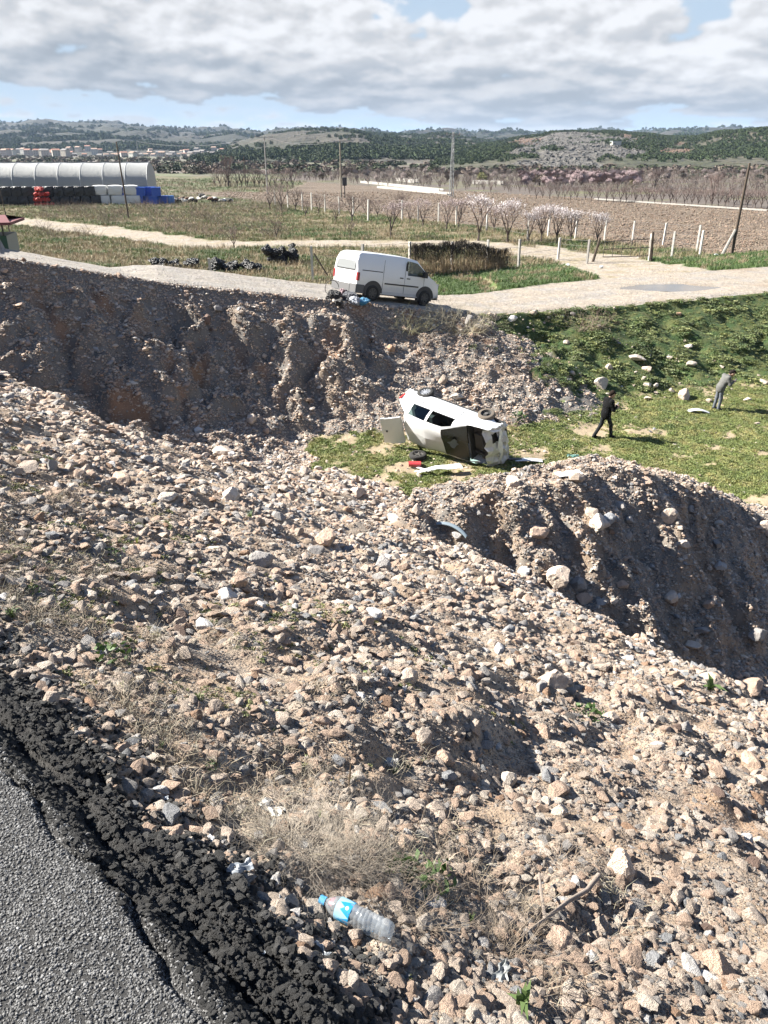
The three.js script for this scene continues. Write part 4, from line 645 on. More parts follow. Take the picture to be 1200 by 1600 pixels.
{ // white panel van, nose down on the ramp
  const root = thing('panel_van', 'white panel van parked nose down on the gravel ramp', 'van');
  const th = Math.atan2(0.57, 0.82), pitch = -9.8 * Math.PI / 180; root.rotation.order = 'YZX'; root.rotation.set(-0.02, th, pitch);
  const off = new THREE.Vector3(0.78, 0, 0.80).applyEuler(root.rotation); root.position.set(-0.56 - off.x, 3.39 - off.y, -31.47 - off.z);
  const st = [[0, 1.55, 0.3], [0.08, 1.73, 0.3], [0.22, 1.81, 0.3], [0.8, 1.835, 0.3], [1.6, 1.84, 0.3], [2.36, 1.835, 0.3], [2.44, 1.83, 0.3], [2.78, 1.80, 0.3], [2.98, 1.765, 0.3], [3.22, 1.53, 0.3], [3.30, 1.455, 0.3], [3.58, 1.19, 0.3], [3.66, 1.14, 0.3], [3.9, 1.05, 0.3], [4.1, 0.94, 0.3], [4.2, 0.82, 0.3], [4.26, 0.62, 0.32], [4.27, 0.45, 0.33]];
  const rows = ([x, top, b]) => { const nose = 1 - 0.16 * ss(3.6, 4.27, x) ** 1.5, tail = 1 - 0.03 * ss(0.2, 0, x), k = nose * tail, belt = Math.min(1.13, top - 0.07), at = (t) => lerp(belt, top, t); return [[b, 0.78 * k], [Math.min(0.42, at(-0.3)), 0.865 * k], [Math.min(0.80, belt - 0.04), 0.895 * k], [belt, 0.885 * k], [at(0.8), lerp(0.885, 0.745, clamp((top - 1.13) / 0.7)) * k], [at(0.955), lerp(0.84, 0.66, clamp((top - 1.13) / 0.7)) * k], [top, 0.40 * k], [top + 0.012, 0]]; };
  const white = paint(C(0.80, 0.81, 0.82));
  const geos = shell(st, rows, (i, j) => { const x = (st[i][0] + st[i + 1][0]) / 2; if (j === 3 && x > 2.44 && x < 3.3) return 'side'; if (j >= 5 && x > 2.98 && x < 3.58) return 'screen'; return 'body'; });
  part('body', geos.body, white, root);
  part('door_window', geos.side, glassMat(C(0.55, 0.62, 0.62)), root); part('windscreen', geos.screen, glassMat(C(0.6, 0.68, 0.68)), root);
  // rear end
  const cap = rows(st[0]), rear = new GB(); for (let j = 0; j < 7; j++) { const [y0, z0] = cap[j], [y1, z1] = cap[j + 1]; if (j === 3) { rear.quad([0, y0, -z0], [0, y0, -0.66], [0, y1, -0.60], [0, y1, -z1]).quad([0, y0, 0.66], [0, y0, z0], [0, y1, z1], [0, y1, 0.60]); } else rear.quad([0, y0, -z0], [0, y0, z0], [0, y1, z1], [0, y1, -z1]); }
  part('tailgate', rear.geo(), white, root);
  part('rear_window', new GB().quad([-0.006, cap[3][0] + 0.015, -0.66], [-0.006, cap[3][0] + 0.015, 0.66], [-0.006, cap[4][0], 0.6], [-0.006, cap[4][0], -0.6]).geo(), new THREE.MeshPhysicalMaterial({ color: C(0.42, 0.44, 0.45), roughness: 0.05, transmission: 0.35, thickness: 0, side: THREE.DoubleSide }), root);  // reflection put into the colour: pane tinted pale grey, half opaque
  part('window_seal', new GB().box(-0.012, 0.0, 1.10, 1.135, -0.68, 0.68).box(-0.012, 0, 1.13, 1.47, -0.685, -0.655).box(-0.012, 0, 1.13, 1.47, 0.655, 0.685).geo(), dark, root);
  part('floor_pan', new GB().box(0.02, 4.15, 0.26, 0.32, -0.76, 0.76).geo(), black, root);
  part('bulkhead', new GB().box(2.25, 2.28, 0.32, 1.75, -0.7, 0.7).geo(), plastic(C(0.3, 0.3, 0.3)), root);
  for (const s of [-1, 1]) { part('seat', new GB().box(2.5, 3.0, 0.32, 0.75, s * 0.42 - 0.24, s * 0.42 + 0.24).box(2.42, 2.56, 0.7, 1.32, s * 0.42 - 0.23, s * 0.42 + 0.23).box(2.42, 2.5, 1.36, 1.54, s * 0.42 - 0.13, s * 0.42 + 0.13).geo(), plastic(C(0.05, 0.05, 0.055), 0.9), root); }
  part('dashboard', new GB().box(3.2, 3.6, 0.4, 1.08, -0.78, 0.78).geo(), dark, root);
  for (const s of [-1, 1]) {
    const z = (v, w) => s > 0 ? [v, v + w] : [-v - w, -v];
    const strip = (name, x0, x1, y0, y1, zz, m) => part(name, new GB().box(x0, x1, y0, y1, ...z(zz, 0.012)).geo(), m, root);
    strip('rub_strip', 1.32, 3.05, 0.70, 0.755, 0.889, dark); strip('rail', 0.2, 1.18, 1.135, 1.165, 0.876, dark); strip('door_gap', 1.22, 1.228, 0.42, 1.62, 0.886, dark); strip('door_gap', 2.30, 2.308, 0.42, 1.6, 0.886, dark); strip('door_gap', 3.30, 3.308, 0.42, 1.10, 0.886, dark);
    strip('door_handle', 2.05, 2.22, 0.99, 1.03, 0.892, dark); strip('door_handle', 2.40, 2.57, 0.99, 1.03, 0.892, dark); strip('sill', 1.1, 3.2, 0.30, 0.42, 0.865, plastic(C(0.55, 0.55, 0.56)));
    strip('window_frame', 2.36, 2.44, 1.12, 1.66, 0.83, dark);
    part('tail_light', new GB().box(-0.015, 0.09, 0.74, 1.05, ...z(0.80, 0.10)).geo(), plastic(C(0.28, 0.02, 0.025), 0.25), root);
    part('headlight', new GB().box(4.02, 4.225, 0.74, 0.92, ...z(0.50, 0.25)).geo(), plastic(C(0.6, 0.62, 0.65), 0.15), root);
    part('mirror', new GB().box(3.16, 3.32, 1.12, 1.36, ...z(0.93, 0.17)).box(3.22, 3.28, 1.12, 1.18, ...z(0.86, 0.1)).geo(), dark, root);
    part('bumper', new GB().box(-0.05, 0.36, 0.28, 0.60, ...z(0.45, 0.445)).geo(), plastic(C(0.10, 0.10, 0.105)), root);
    for (const x of [0.78, 3.44]) {
      const arch = new GB(); for (let k = 0; k < 16; k++) { const a = k / 16 * Math.PI, b = (k + 1) / 16 * Math.PI, zz = s * 0.905, y0 = 0.34; const q = (r, t, w) => [x + r * Math.cos(t), y0 + r * Math.sin(t), w]; arch.quad(q(0.38, a, zz), q(0.38, b, zz), q(0.455, b, zz), q(0.455, a, zz)).quad(q(0.455, a, zz), q(0.455, b, zz), q(0.455, b, zz - s * 0.05), q(0.455, a, zz - s * 0.05)).tri([x, y0, zz - s * 0.008], q(0.39, a, zz - s * 0.008), q(0.39, b, zz - s * 0.008)); }
      arch.box(x - 0.38, x + 0.38, 0.2, 0.34, ...z(0.75, 0.145)); part('wheel_arch', arch.geo(), plastic(C(0.045, 0.045, 0.048)), root);
      wheel(root, x, 0.32, s * 0.835, 0.32, 0.19, 7, rubber, steel, s);
    }
  }
  part('front_bumper', new GB().box(4.05, 4.30, 0.26, 0.56, -0.70, 0.70).geo(), plastic(C(0.06, 0.06, 0.062)), root); part('rear_bumper', new GB().box(-0.06, 0.06, 0.28, 0.58, -0.445, 0.445).geo(), plastic(C(0.10, 0.10, 0.105)), root);
  part('number_plate', new GB().box(-0.015, 0, 0.80, 0.91, -0.26, 0.26).geo(), plastic(C(0.7, 0.7, 0.68)), root);
}
{ // wrecked white car lying on its side, roof towards the road
  const root = thing('wrecked_car', 'wrecked white car lying on its side in the pit', 'car');
  const Hd = new THREE.Vector3(0.73, -0.085, 0.68).normalize(), N0 = new THREE.Vector3(-0.65, -0.34, 0.70), Zr = Hd.clone().cross(N0).normalize(), Up = Zr.clone().cross(Hd).normalize();
  root.quaternion.setFromRotationMatrix(new THREE.Matrix4().makeBasis(Hd, Up, Zr));
  const st = [[0.05, 0.92], [0.3, 1.15], [0.55, 1.355], [0.72, 1.385], [1.12, 1.41], [1.44, 1.415], [1.53, 1.415], [1.85, 1.41], [2.16, 1.39], [2.45, 1.24], [2.62, 1.13], [2.92, 0.955], [3.05, 0.925], [3.35, 0.90], [3.6, 0.86], [3.82, 0.76], [3.92, 0.62], [3.94, 0.5]];
  const rows = ([x, top]) => { const k = (1 - 0.13 * ss(3.3, 3.95, x)) * (1 - 0.06 * ss(0.4, 0.05, x)), belt = Math.min(0.93, top - 0.04), at = (t) => lerp(belt, top, t), hgt = clamp((top - 0.93) / 0.45); return [[0.22, 0.70 * k], [0.34, 0.79 * k], [Math.min(0.60, belt - 0.03), 0.835 * k], [belt, 0.79 * k], [at(0.42), lerp(0.79, 0.715, hgt) * k], [at(0.80), lerp(0.78, 0.615, hgt) * k], [at(0.92), lerp(0.75, 0.54, hgt) * k], [at(0.98), lerp(0.62, 0.44, hgt) * k], [top + 0.01, 0.26 * k], [top + 0.025, 0]]; };
  const bend = ([x, y, z]) => { const a = 0.012 + 0.10 * ss(2.75, 3.8, x), n = (s) => n3(x * 2.2 + s, y * 2.4, z * 2.2 + s); let dx = a * n(3) * 0.8 - 0.10 * ss(3.2, 3.9, x) * ss(0, 0.8, z), dy = a * n(9), dz = a * n(15); const dent = Math.exp(-(((x - 1.0) / 0.16) ** 2) - (((z - 0.25) / 0.22) ** 2)) * ss(1.2, 1.38, y); dy -= dent * 0.05; return [x + dx, y + dy - 0.12 * ss(2.3, 1.2, Math.hypot(x - 2.4, z - 0.7) * 2) * ss(1.0, 1.35, y), z + dz - 0.05 * ss(0.5, 0.85, z) * ss(1, 1.3, y)]; };
  const white = paint(C(0.80, 0.81, 0.82));
  const geos = shell(st, rows, (i, j, sd) => { const x = (st[i][0] + st[i + 1][0]) / 2; const win = j === 3 || j === 4; if (win && x > 0.72 && x < 1.44) return sd < 0 ? 'rearglass' : null; if (win && x > 1.53 && x < 2.45) return null; if (j >= 6 && x > 2.16 && x < 2.92) return 'screen'; if (j >= 5 && x < 0.5) return null; if (j >= 5 && x > 2.92 && x < 3.9) return null; if (x > 3.82 && j < 3 && sd > 0) return null; return 'body'; }, bend, 0.9);
  part('body', geos.body, white, root); const ws = part('windscreen', geos.screen, new THREE.MeshPhysicalMaterial({ color: C(0.02, 0.025, 0.025), roughness: 0.08, transmission: 0.5, thickness: 0, side: THREE.DoubleSide, bumpMap: rep(T.stoneH, 0.2), bumpScale: 0.01 }), root);
  const shard = new GB(); { const r = rng(4), ctr = [2.55, 1.225, -0.05], pts = []; for (let k = 0; k < 13; k++) { const a = k / 13 * 6.2832, l = 0.09 + 0.05 * r() + (k % 3 === 0 ? 0.08 * r() : 0); const dz = Math.cos(a) * l * 1.2, dx = Math.sin(a) * l; pts.push([ctr[0] + dx, ctr[1] - dx * 0.6 + 0.02, ctr[2] + dz]); } for (let k = 0; k < 13; k++) shard.tri(ctr, pts[k], pts[(k + 1) % 13]); }
  part('crazed_glass', shard.geo(), plastic(C(0.07, 0.09, 0.10), 0.5), root);
  part('side_window', geos.rearglass, glassMat(C(0.55, 0.78, 0.74)), root);
  part('floor_pan', new GB().box(0.1, 3.9, 0.18, 0.26, -0.72, 0.72).geo(), black, root);
  part('engine_bay', new GB().box(2.95, 3.7, 0.3, 0.66, -0.6, 0.6).box(3.05, 3.35, 0.6, 0.78, -0.35, 0.2).box(3.4, 3.6, 0.62, 0.74, -0.1, 0.45).tube([3.0, 0.72, 0.4], [3.6, 0.7, 0.5], 0.04, 0.04, 6).geo(), plastic(C(0.035, 0.03, 0.028), 0.8), root);
  part('bulkhead', new GB().box(2.9, 2.94, 0.3, 0.9, -0.7, 0.7).geo(), black, root);
  for (const s of [-1, 1]) part('seat', new GB().box(1.5, 1.95, 0.3, 0.55, s * 0.36 - 0.22, s * 0.36 + 0.22).box(1.4, 1.55, 0.5, 1.05, s * 0.36 - 0.22, s * 0.36 + 0.22).geo(), plastic(C(0.05, 0.05, 0.055), 0.9), root);
  part('rear_seat', new GB().box(0.75, 0.9, 0.45, 1.0, -0.6, 0.6).box(0.8, 1.2, 0.3, 0.52, -0.6, 0.6).geo(), plastic(C(0.05, 0.05, 0.055), 0.9), root);
  for (const s of [-1, 1]) {
    const z = (v, w) => s > 0 ? [v, v + w] : [-v - w, -v]; const strip = (n, x0, x1, y0, y1, zz, m) => part(n, new GB().box(x0, x1, y0, y1, ...z(zz, 0.01)).geo(), m, root);
    strip('door_gap', 1.485, 1.492, 0.36, 0.92, 0.832, dark); strip('door_gap', 2.5, 2.508, 0.36, 0.92, 0.832, dark); strip('door_gap', 0.80, 0.807, 0.45, 0.92, 0.832, dark); strip('door_handle', 0.86, 1.0, 0.74, 0.775, 0.834, plastic(C(0.35, 0.35, 0.36))); strip('door_handle', 1.56, 1.7, 0.74, 0.775, 0.834, plastic(C(0.35, 0.35, 0.36))); strip('rub_strip', 0.9, 2.85, 0.50, 0.53, 0.828, plastic(C(0.5, 0.5, 0.51))); strip('window_seal', 1.53, 2.46, 0.925, 0.95, 0.79, dark); strip('window_seal', 0.72, 1.44, 0.925, 0.95, 0.79, dark);
    wheel(root, 0.66, 0.27, s * 0.77, 0.285, 0.17, 10, rubber, alloy, s); wheel(root, 3.20, 0.27, s * 0.80, 0.285, 0.17, 0, dustyRubber, steel, s);
  }
  part('tail_light', new GB().box(0.02, 0.09, 0.62, 0.9, -0.79, -0.66).geo(), plastic(C(0.45, 0.05, 0.04), 0.3), root);
  part('rear_bumper', new GB().box(-0.06, 0.1, 0.25, 0.5, -0.72, 0.72).geo(0.5), white, root);
  // tailgate thrown open
  const tg = new GB(), W = 10; const hp = (i, j) => { const u = i / W, v = j / 8; return [0.56 - 0.66 * v, 1.38 + 0.62 * v - 0.16 * v * v + 0.025 * n2(u * 3, v * 3), lerp(-0.50, 0.60, u) * (1 - 0.08 * v)]; };
  for (let i = 0; i < W; i++) for (let j = 1; j < 8; j++) { tg.quad(hp(i, j), hp(i + 1, j), hp(i + 1, j + 1), hp(i, j + 1)); const lo = (p) => [p[0], p[1] - 0.06, p[2]]; tg.quad(lo(hp(i, j)), lo(hp(i, j + 1)), lo(hp(i + 1, j + 1)), lo(hp(i + 1, j))); if (j === 7) tg.quad(hp(i, 8), hp(i + 1, 8), lo(hp(i + 1, 8)), lo(hp(i, 8))); if (i === 0) tg.quad(hp(0, j), hp(0, j + 1), lo(hp(0, j + 1)), lo(hp(0, j))); if (i === W - 1) tg.quad(hp(W, j + 1), hp(W, j), lo(hp(W, j)), lo(hp(W, j + 1))); }
  const tgate = part('tailgate', tg.geo(0.6), white, root); part('lock', new THREE.CylinderGeometry(0.035, 0.035, 0.03, 12).translate(0.06, 1.77, 0.05), dark, tgate);
  // crumpled bonnet and front panel
  const fr = new GB(), fp = (i, j) => { const u = i / 14, v = j / 12, z = lerp(-0.78, 0.74, u), y = lerp(0.22, 0.98, v); const fold = 0.10 * Math.sin(u * 21 + 3 * v) * (0.4 + 0.6 * v) + 0.12 * n2(u * 4, v * 4); return [3.98 + fold * 0.5 - 0.30 * v * v - 0.12 * Math.abs(z), y + 0.04 * n2(u * 6 + 3, v * 6), z]; };
  for (let i = 0; i < 14; i++) for (let j = 0; j < 12; j++) { if (i < 5 && i > 1 && j > 5 && j < 9) continue; fr.quad(fp(i, j), fp(i + 1, j), fp(i + 1, j + 1), fp(i, j + 1)); }
  part('crumpled_front', fr.geo(0.4), new THREE.MeshPhysicalMaterial({ color: C(0.55, 0.56, 0.58), roughness: 0.45, clearcoat: 0.3, side: THREE.DoubleSide }), root);
  part('headlight_socket', new GB().box(3.62, 3.72, 0.52, 0.74, -0.66, -0.30).geo(), black, root);
  // seat the car on its side: lowest point on the grass
  root.position.set(0, 0, 0); root.updateMatrixWorld(true);
  const mid = new THREE.Vector3(2.0, 0.9, 0).applyMatrix4(root.matrixWorld); root.scale.setScalar(0.96); root.updateMatrixWorld(true); const lowest = new THREE.Box3().setFromObject(root, true).min.y; root.position.set(2.0 - mid.x * 0.96, -0.05 - lowest, -22.95 - mid.z * 0.96);
}
// ------------------------------------------------------------------ people
function sdfGeo(bones, lo, size, res, k, cutFn) {
  const mc = new MarchingCubes(res, new THREE.MeshBasicMaterial(), false, false, 60000); mc.isolation = 0; mc.reset();
  const h = res / 2;
  for (let z = 0; z < res; z++) for (let y = 0; y < res; y++) for (let x = 0; x < res; x++) {
    const px = lo[0] + (((x - h) / h) + 1) / 2 * size, py = lo[1] + (((y - h) / h) + 1) / 2 * size, pz = lo[2] + (((z - h) / h) + 1) / 2 * size;
    let d = 9;
    for (const [a, b, ra, rb, sq] of bones) {
      const bx = b[0] - a[0], by = b[1] - a[1], bz = b[2] - a[2], qx = px - a[0], qy = py - a[1], qz = pz - a[2], L = bx * bx + by * by + bz * bz, t = L ? clamp((qx * bx + qy * by + qz * bz) / L) : 0;
      const ex = qx - bx * t, ey = qy - by * t, ez = (qz - bz * t) * (sq || 1), e = Math.hypot(ex, ey, ez) - lerp(ra, rb, t); const m = Math.max(k - Math.abs(d - e), 0) / k; d = Math.min(d, e) - m * m * k * 0.25;
    }
    if (cutFn) d = Math.max(d, cutFn(px, py, pz));
    mc.field[x + y * res + z * res * res] = -d;
  }
  mc.update(); const n = mc.count, p = new Float32Array(n * 3), q = new Float32Array(n * 3);
  for (let i = 0; i < n; i++) for (let c = 0; c < 3; c++) { p[i * 3 + c] = lo[c] + (mc.positionArray[i * 3 + c] + 1) / 2 * size; q[i * 3 + c] = mc.normalArray[i * 3 + c]; }
  const g = new THREE.BufferGeometry(); g.setAttribute('position', new THREE.BufferAttribute(p, 3)); boxUV(g);
  const m = g.clone(); m.computeVertexNormals(); return toCreasedNormals(m, 1.0);
}
function handBones(w, dir, up, s) { // palm, four curled fingers and a thumb leaving the side of the palm
  const D = new THREE.Vector3(...dir).normalize(), U = new THREE.Vector3(...up), S = D.clone().cross(U).normalize().multiplyScalar(s); U.copy(S).cross(D).normalize().multiplyScalar(s);
  const at = (f, a, u) => [w[0] + D.x * f + S.x * a + U.x * u, w[1] + D.y * f + S.y * a + U.y * u, w[2] + D.z * f + S.z * a + U.z * u], out = [[at(-0.05, 0, 0), at(0.01, 0, 0), 0.028, 0.026]];
  [-0.03, -0.01, 0.01, 0.03].forEach((a, i) => { const L = [0.062, 0.075, 0.08, 0.07][i]; out.push([at(0.0, a * 0.7, 0), at(0.085, a, 0), 0.017, 0.013], [at(0.085, a, 0), at(0.085 + L * 0.5, a, -0.018), 0.0105, 0.0095], [at(0.085 + L * 0.5, a, -0.018), at(0.085 + L * 0.72, a, -0.055), 0.0095, 0.008]); });
  out.push([at(0.02, 0.03, -0.005), at(0.06, 0.065, -0.02), 0.015, 0.012], [at(0.06, 0.065, -0.02), at(0.095, 0.06, -0.04), 0.0115, 0.0095]); return out;
}
const cloth = (c) => new THREE.MeshPhysicalMaterial({ color: c, roughness: 0.95, specularIntensity: 0.15, bumpMap: rep(T.soilH, 0.35), bumpScale: 0.02 });
function person(label, pos, turn, J, col, scale) {
  const root = thing('person', label, 'person', pos, turn); root.scale.setScalar(scale);
  const add = (n, bones, lo, size, res, k, m, cut) => part(n, sdfGeo(bones, lo, size, res, k, cut), m, root);
  const skin = new THREE.MeshStandardMaterial({ color: C(0.42, 0.26, 0.19), roughness: 0.6 });
  const hd = J.head, nk = J.neck, fw = J.look; const F = new THREE.Vector3(...fw).normalize(), S = F.clone().cross(new THREE.Vector3(0, 1, 0)).normalize(), U = S.clone().cross(F).normalize();
  const hp = (f, u, s) => [hd[0] + F.x * f + U.x * u + S.x * s, hd[1] + F.y * f + U.y * u + S.y * s, hd[2] + F.z * f + U.z * u + S.z * s];
  const head = [[hp(-0.015, 0.04, 0), hp(0.01, 0.01, 0), 0.095, 0.085], [hp(0.02, -0.03, 0), hp(0.045, -0.085, 0), 0.066, 0.042], [hp(0.088, 0.015, 0), hp(0.108, -0.018, 0), 0.011, 0.017], [hp(0.0, 0, 0.08), hp(-0.005, -0.03, 0.08), 0.022, 0.014], [hp(0.0, 0, -0.08), hp(-0.005, -0.03, -0.08), 0.022, 0.014], [hp(0.085, 0.035, 0.034), hp(0.085, 0.035, -0.034), 0.014, 0.014], [hp(0.088, -0.055, 0.016), hp(0.088, -0.055, -0.016), 0.009, 0.009], [hp(-0.02, -0.06, 0), nk, 0.052, 0.056]];
  const bodyG = [sdfGeo(head, [hd[0] - 0.24, hd[1] - 0.28, hd[2] - 0.24], 0.48, 60, 0.03)];
  for (const s of [0, 1]) { const w = J.wrist[s], e = J.elbow[s], d = [w[0] - e[0], w[1] - e[1], w[2] - e[2]], L = Math.hypot(...d), c = [w[0] + d[0] / L * 0.09, w[1] + d[1] / L * 0.09, w[2] + d[2] / L * 0.09]; bodyG.push(sdfGeo(handBones(w, d, J.palm || [0, 1, 0], s ? 1 : -1), [c[0] - 0.15, c[1] - 0.15, c[2] - 0.15], 0.3, 64, 0.012)); }
  part('body', mergeGeometries(bodyG), skin, root);
  for (const s of [-1, 1]) { const e = part('eye', new THREE.SphereGeometry(0.011, 8, 6), plastic(C(0.03, 0.02, 0.02), 0.3), root); e.position.set(...hp(0.088, 0.012, s * 0.033)); }
  add('hair', [[hp(-0.03, 0.06, 0), hp(0.02, 0.075, 0), 0.098, 0.078], [hp(-0.06, 0.0, 0), hp(-0.05, -0.04, 0), 0.08, 0.06]], [hd[0] - 0.24, hd[1] - 0.22, hd[2] - 0.24], 0.48, 52, 0.03, cloth(col.hair), (x, y, z) => { const dx = x - hd[0], dy = y - hd[1], dz = z - hd[2], f = dx * F.x + dy * F.y + dz * F.z, u = dx * U.x + dy * U.y + dz * U.z; return Math.max(f - 0.075, (f * 0.9 - u * 0.6) - 0.005); });
  const c = J.chest, p = J.hips, sh = J.shoulder, el = J.elbow, wr = J.wrist;
  const up = [[c, p, 0.155, 0.145, 0.78], [[c[0], c[1] + 0.1, c[2]], c, 0.115, 0.16, 0.7], [nk, c, 0.07, 0.13], [p, [p[0], p[1] - 0.09, p[2]], 0.15, 0.155, 0.8]];
  for (const s of [0, 1]) up.push([sh[s], el[s], 0.075, 0.06], [el[s], wr[s], 0.058, 0.042], [sh[s], c, 0.075, 0.11]);
  if (col.hood) up.push([[nk[0] - 0.06, nk[1] - 0.02, nk[2] - 0.06], [nk[0] - 0.06, nk[1] - 0.02, nk[2] + 0.06], 0.065, 0.065]);
  add('jacket', up, [p[0] - 0.85, 0.45, p[2] - 0.85], 1.7, 84, 0.06, cloth(col.top));
  const leg = [[[p[0], p[1] - 0.02, p[2] - 0.07], [p[0], p[1] - 0.02, p[2] + 0.07], 0.125, 0.125]];
  for (const s of [0, 1]) leg.push([J.hip[s], J.knee[s], 0.093, 0.066], [J.knee[s], J.ankle[s], 0.064, 0.058]);
  add('trousers', leg, [p[0] - 0.65, -0.06, p[2] - 0.65], 1.3, 76, 0.05, cloth(col.legs));
  for (const s of [0, 1]) { const a = J.ankle[s], t = J.toe[s]; add('shoe', [[[a[0] - 0.03, a[1] - 0.035, a[2]], [(a[0] + t[0]) / 2, t[1] + 0.022, (a[2] + t[2]) / 2], 0.048, 0.046], [[(a[0] + t[0]) / 2, t[1] + 0.02, (a[2] + t[2]) / 2], t, 0.048, 0.038]], [a[0] - 0.22, -0.12, a[2] - 0.22], 0.5, 40, 0.03, cloth(col.shoes), (x, y) => -0.003 - y + (t[1] - 0.03)); }
  return root;
}
{
  // striding person looking down at a phone; x ahead, y up, z to the person's own side
  const walk = person('person in black hoodie and dark trousers walking over the grass', [7.5, -0.03, -24.8], 0.35, {
    head: [0.13, 1.56, 0], neck: [0.05, 1.43, 0], look: [0.75, -0.62, 0.1], chest: [0.03, 1.22, 0], hips: [-0.02, 0.94, 0],
    shoulder: [[0.03, 1.37, -0.18], [0.03, 1.37, 0.18]], elbow: [[0.06, 1.10, -0.26], [0.08, 1.10, 0.26]], wrist: [[0.28, 1.15, -0.12], [0.31, 1.16, 0.10]],
    hip: [[-0.02, 0.90, -0.09], [-0.02, 0.90, 0.09]], knee: [[-0.10, 0.48, -0.10], [0.16, 0.50, 0.10]], ankle: [[-0.34, 0.10, -0.10], [0.22, 0.085, 0.11]], toe: [[-0.19, 0.03, -0.11], [0.39, 0.03, 0.12]], palm: [0, 1, 0],
  }, { top: C(0.012, 0.012, 0.013), legs: C(0.03, 0.033, 0.036), hair: C(0.03, 0.022, 0.018), shoes: C(0.02, 0.02, 0.02), hood: true }, 0.97);
  const lean = person('person in grey jacket and grey trousers bending over a camera', [12.55, 0.0, -27.85], 0.1, {
    head: [0.36, 1.45, 0], neck: [0.22, 1.36, 0], look: [0.72, -0.68, 0.12], chest: [0.13, 1.18, 0], hips: [0.0, 0.93, 0],
    shoulder: [[0.16, 1.33, -0.18], [0.16, 1.33, 0.18]], elbow: [[0.22, 1.07, -0.25], [0.22, 1.07, 0.25]], wrist: [[0.43, 1.13, -0.11], [0.44, 1.14, 0.08]],
    hip: [[0.0, 0.89, -0.09], [0.0, 0.89, 0.09]], knee: [[-0.02, 0.48, -0.10], [0.04, 0.48, 0.10]], ankle: [[-0.07, 0.085, -0.10], [0.0, 0.085, 0.11]], toe: [[0.10, 0.03, -0.12], [0.17, 0.03, 0.13]], palm: [0, 1, 0],
  }, { top: C(0.16, 0.16, 0.155), legs: C(0.15, 0.165, 0.19), hair: C(0.025, 0.02, 0.018), shoes: C(0.05, 0.05, 0.05), hood: false }, 0.96);
  for (const [who, p, l] of [[walk, [0.405, 1.19, -0.01], 'black phone held by the person in the black hoodie'], [lean, [0.545, 1.17, -0.01], 'small black camera held by the person in grey']]) {
    who.updateMatrixWorld(true); const w = new THREE.Vector3(...p).applyMatrix4(who.matrixWorld); const o = single(l.includes('phone') ? 'phone' : 'camera', new GB().box(-0.008, 0.012, -0.07, 0.075, -0.038, 0.038).geo(), dark, l, l.includes('phone') ? 'phone' : 'camera'); o.position.copy(w); o.rotation.set(0, who.rotation.y, -0.6);
  }
}
// ------------------------------------------------------------------ greenhouse, stores, fences, poles
const concrete = new THREE.MeshStandardMaterial({ color: C(0.42, 0.405, 0.375), roughness: 0.9, map: rep(T.stone, 0.8) }), timber = new THREE.MeshStandardMaterial({ color: C(0.10, 0.075, 0.055), roughness: 0.95, map: rep(T.stone, 0.5) }), galv = new THREE.MeshStandardMaterial({ color: C(0.30, 0.31, 0.32), roughness: 0.5, metalness: 0.3 });
function lathe(pts, n = 16) { return new THREE.LatheGeometry(pts.map(([a, b]) => new THREE.Vector2(a, b)), n); }
function blockGeo(seed, round = 0.22, rough = 0.05) { // a soft-edged block, like a filled bag or a wrapped bale
  const g = new THREE.BoxGeometry(1, 1, 1, 7, 7, 7).toNonIndexed(), p = g.attributes.position;
  for (let i = 0; i < p.count; i++) { const v = [p.getX(i), p.getY(i), p.getZ(i)], L = Math.hypot(...v), m = lerp(1, 0.62 / L, round), n = 1 + rough * (n3(v[0] * 3 + seed, v[1] * 3, v[2] * 3) + 0.6 * n3(v[0] * 8, v[1] * 8 + seed, v[2] * 8)); p.setXYZ(i, v[0] * m * n, v[1] * m * n, v[2] * m * n); }
  boxUV(g); g.computeVertexNormals(); return toCreasedNormals(g, 0.9);
}
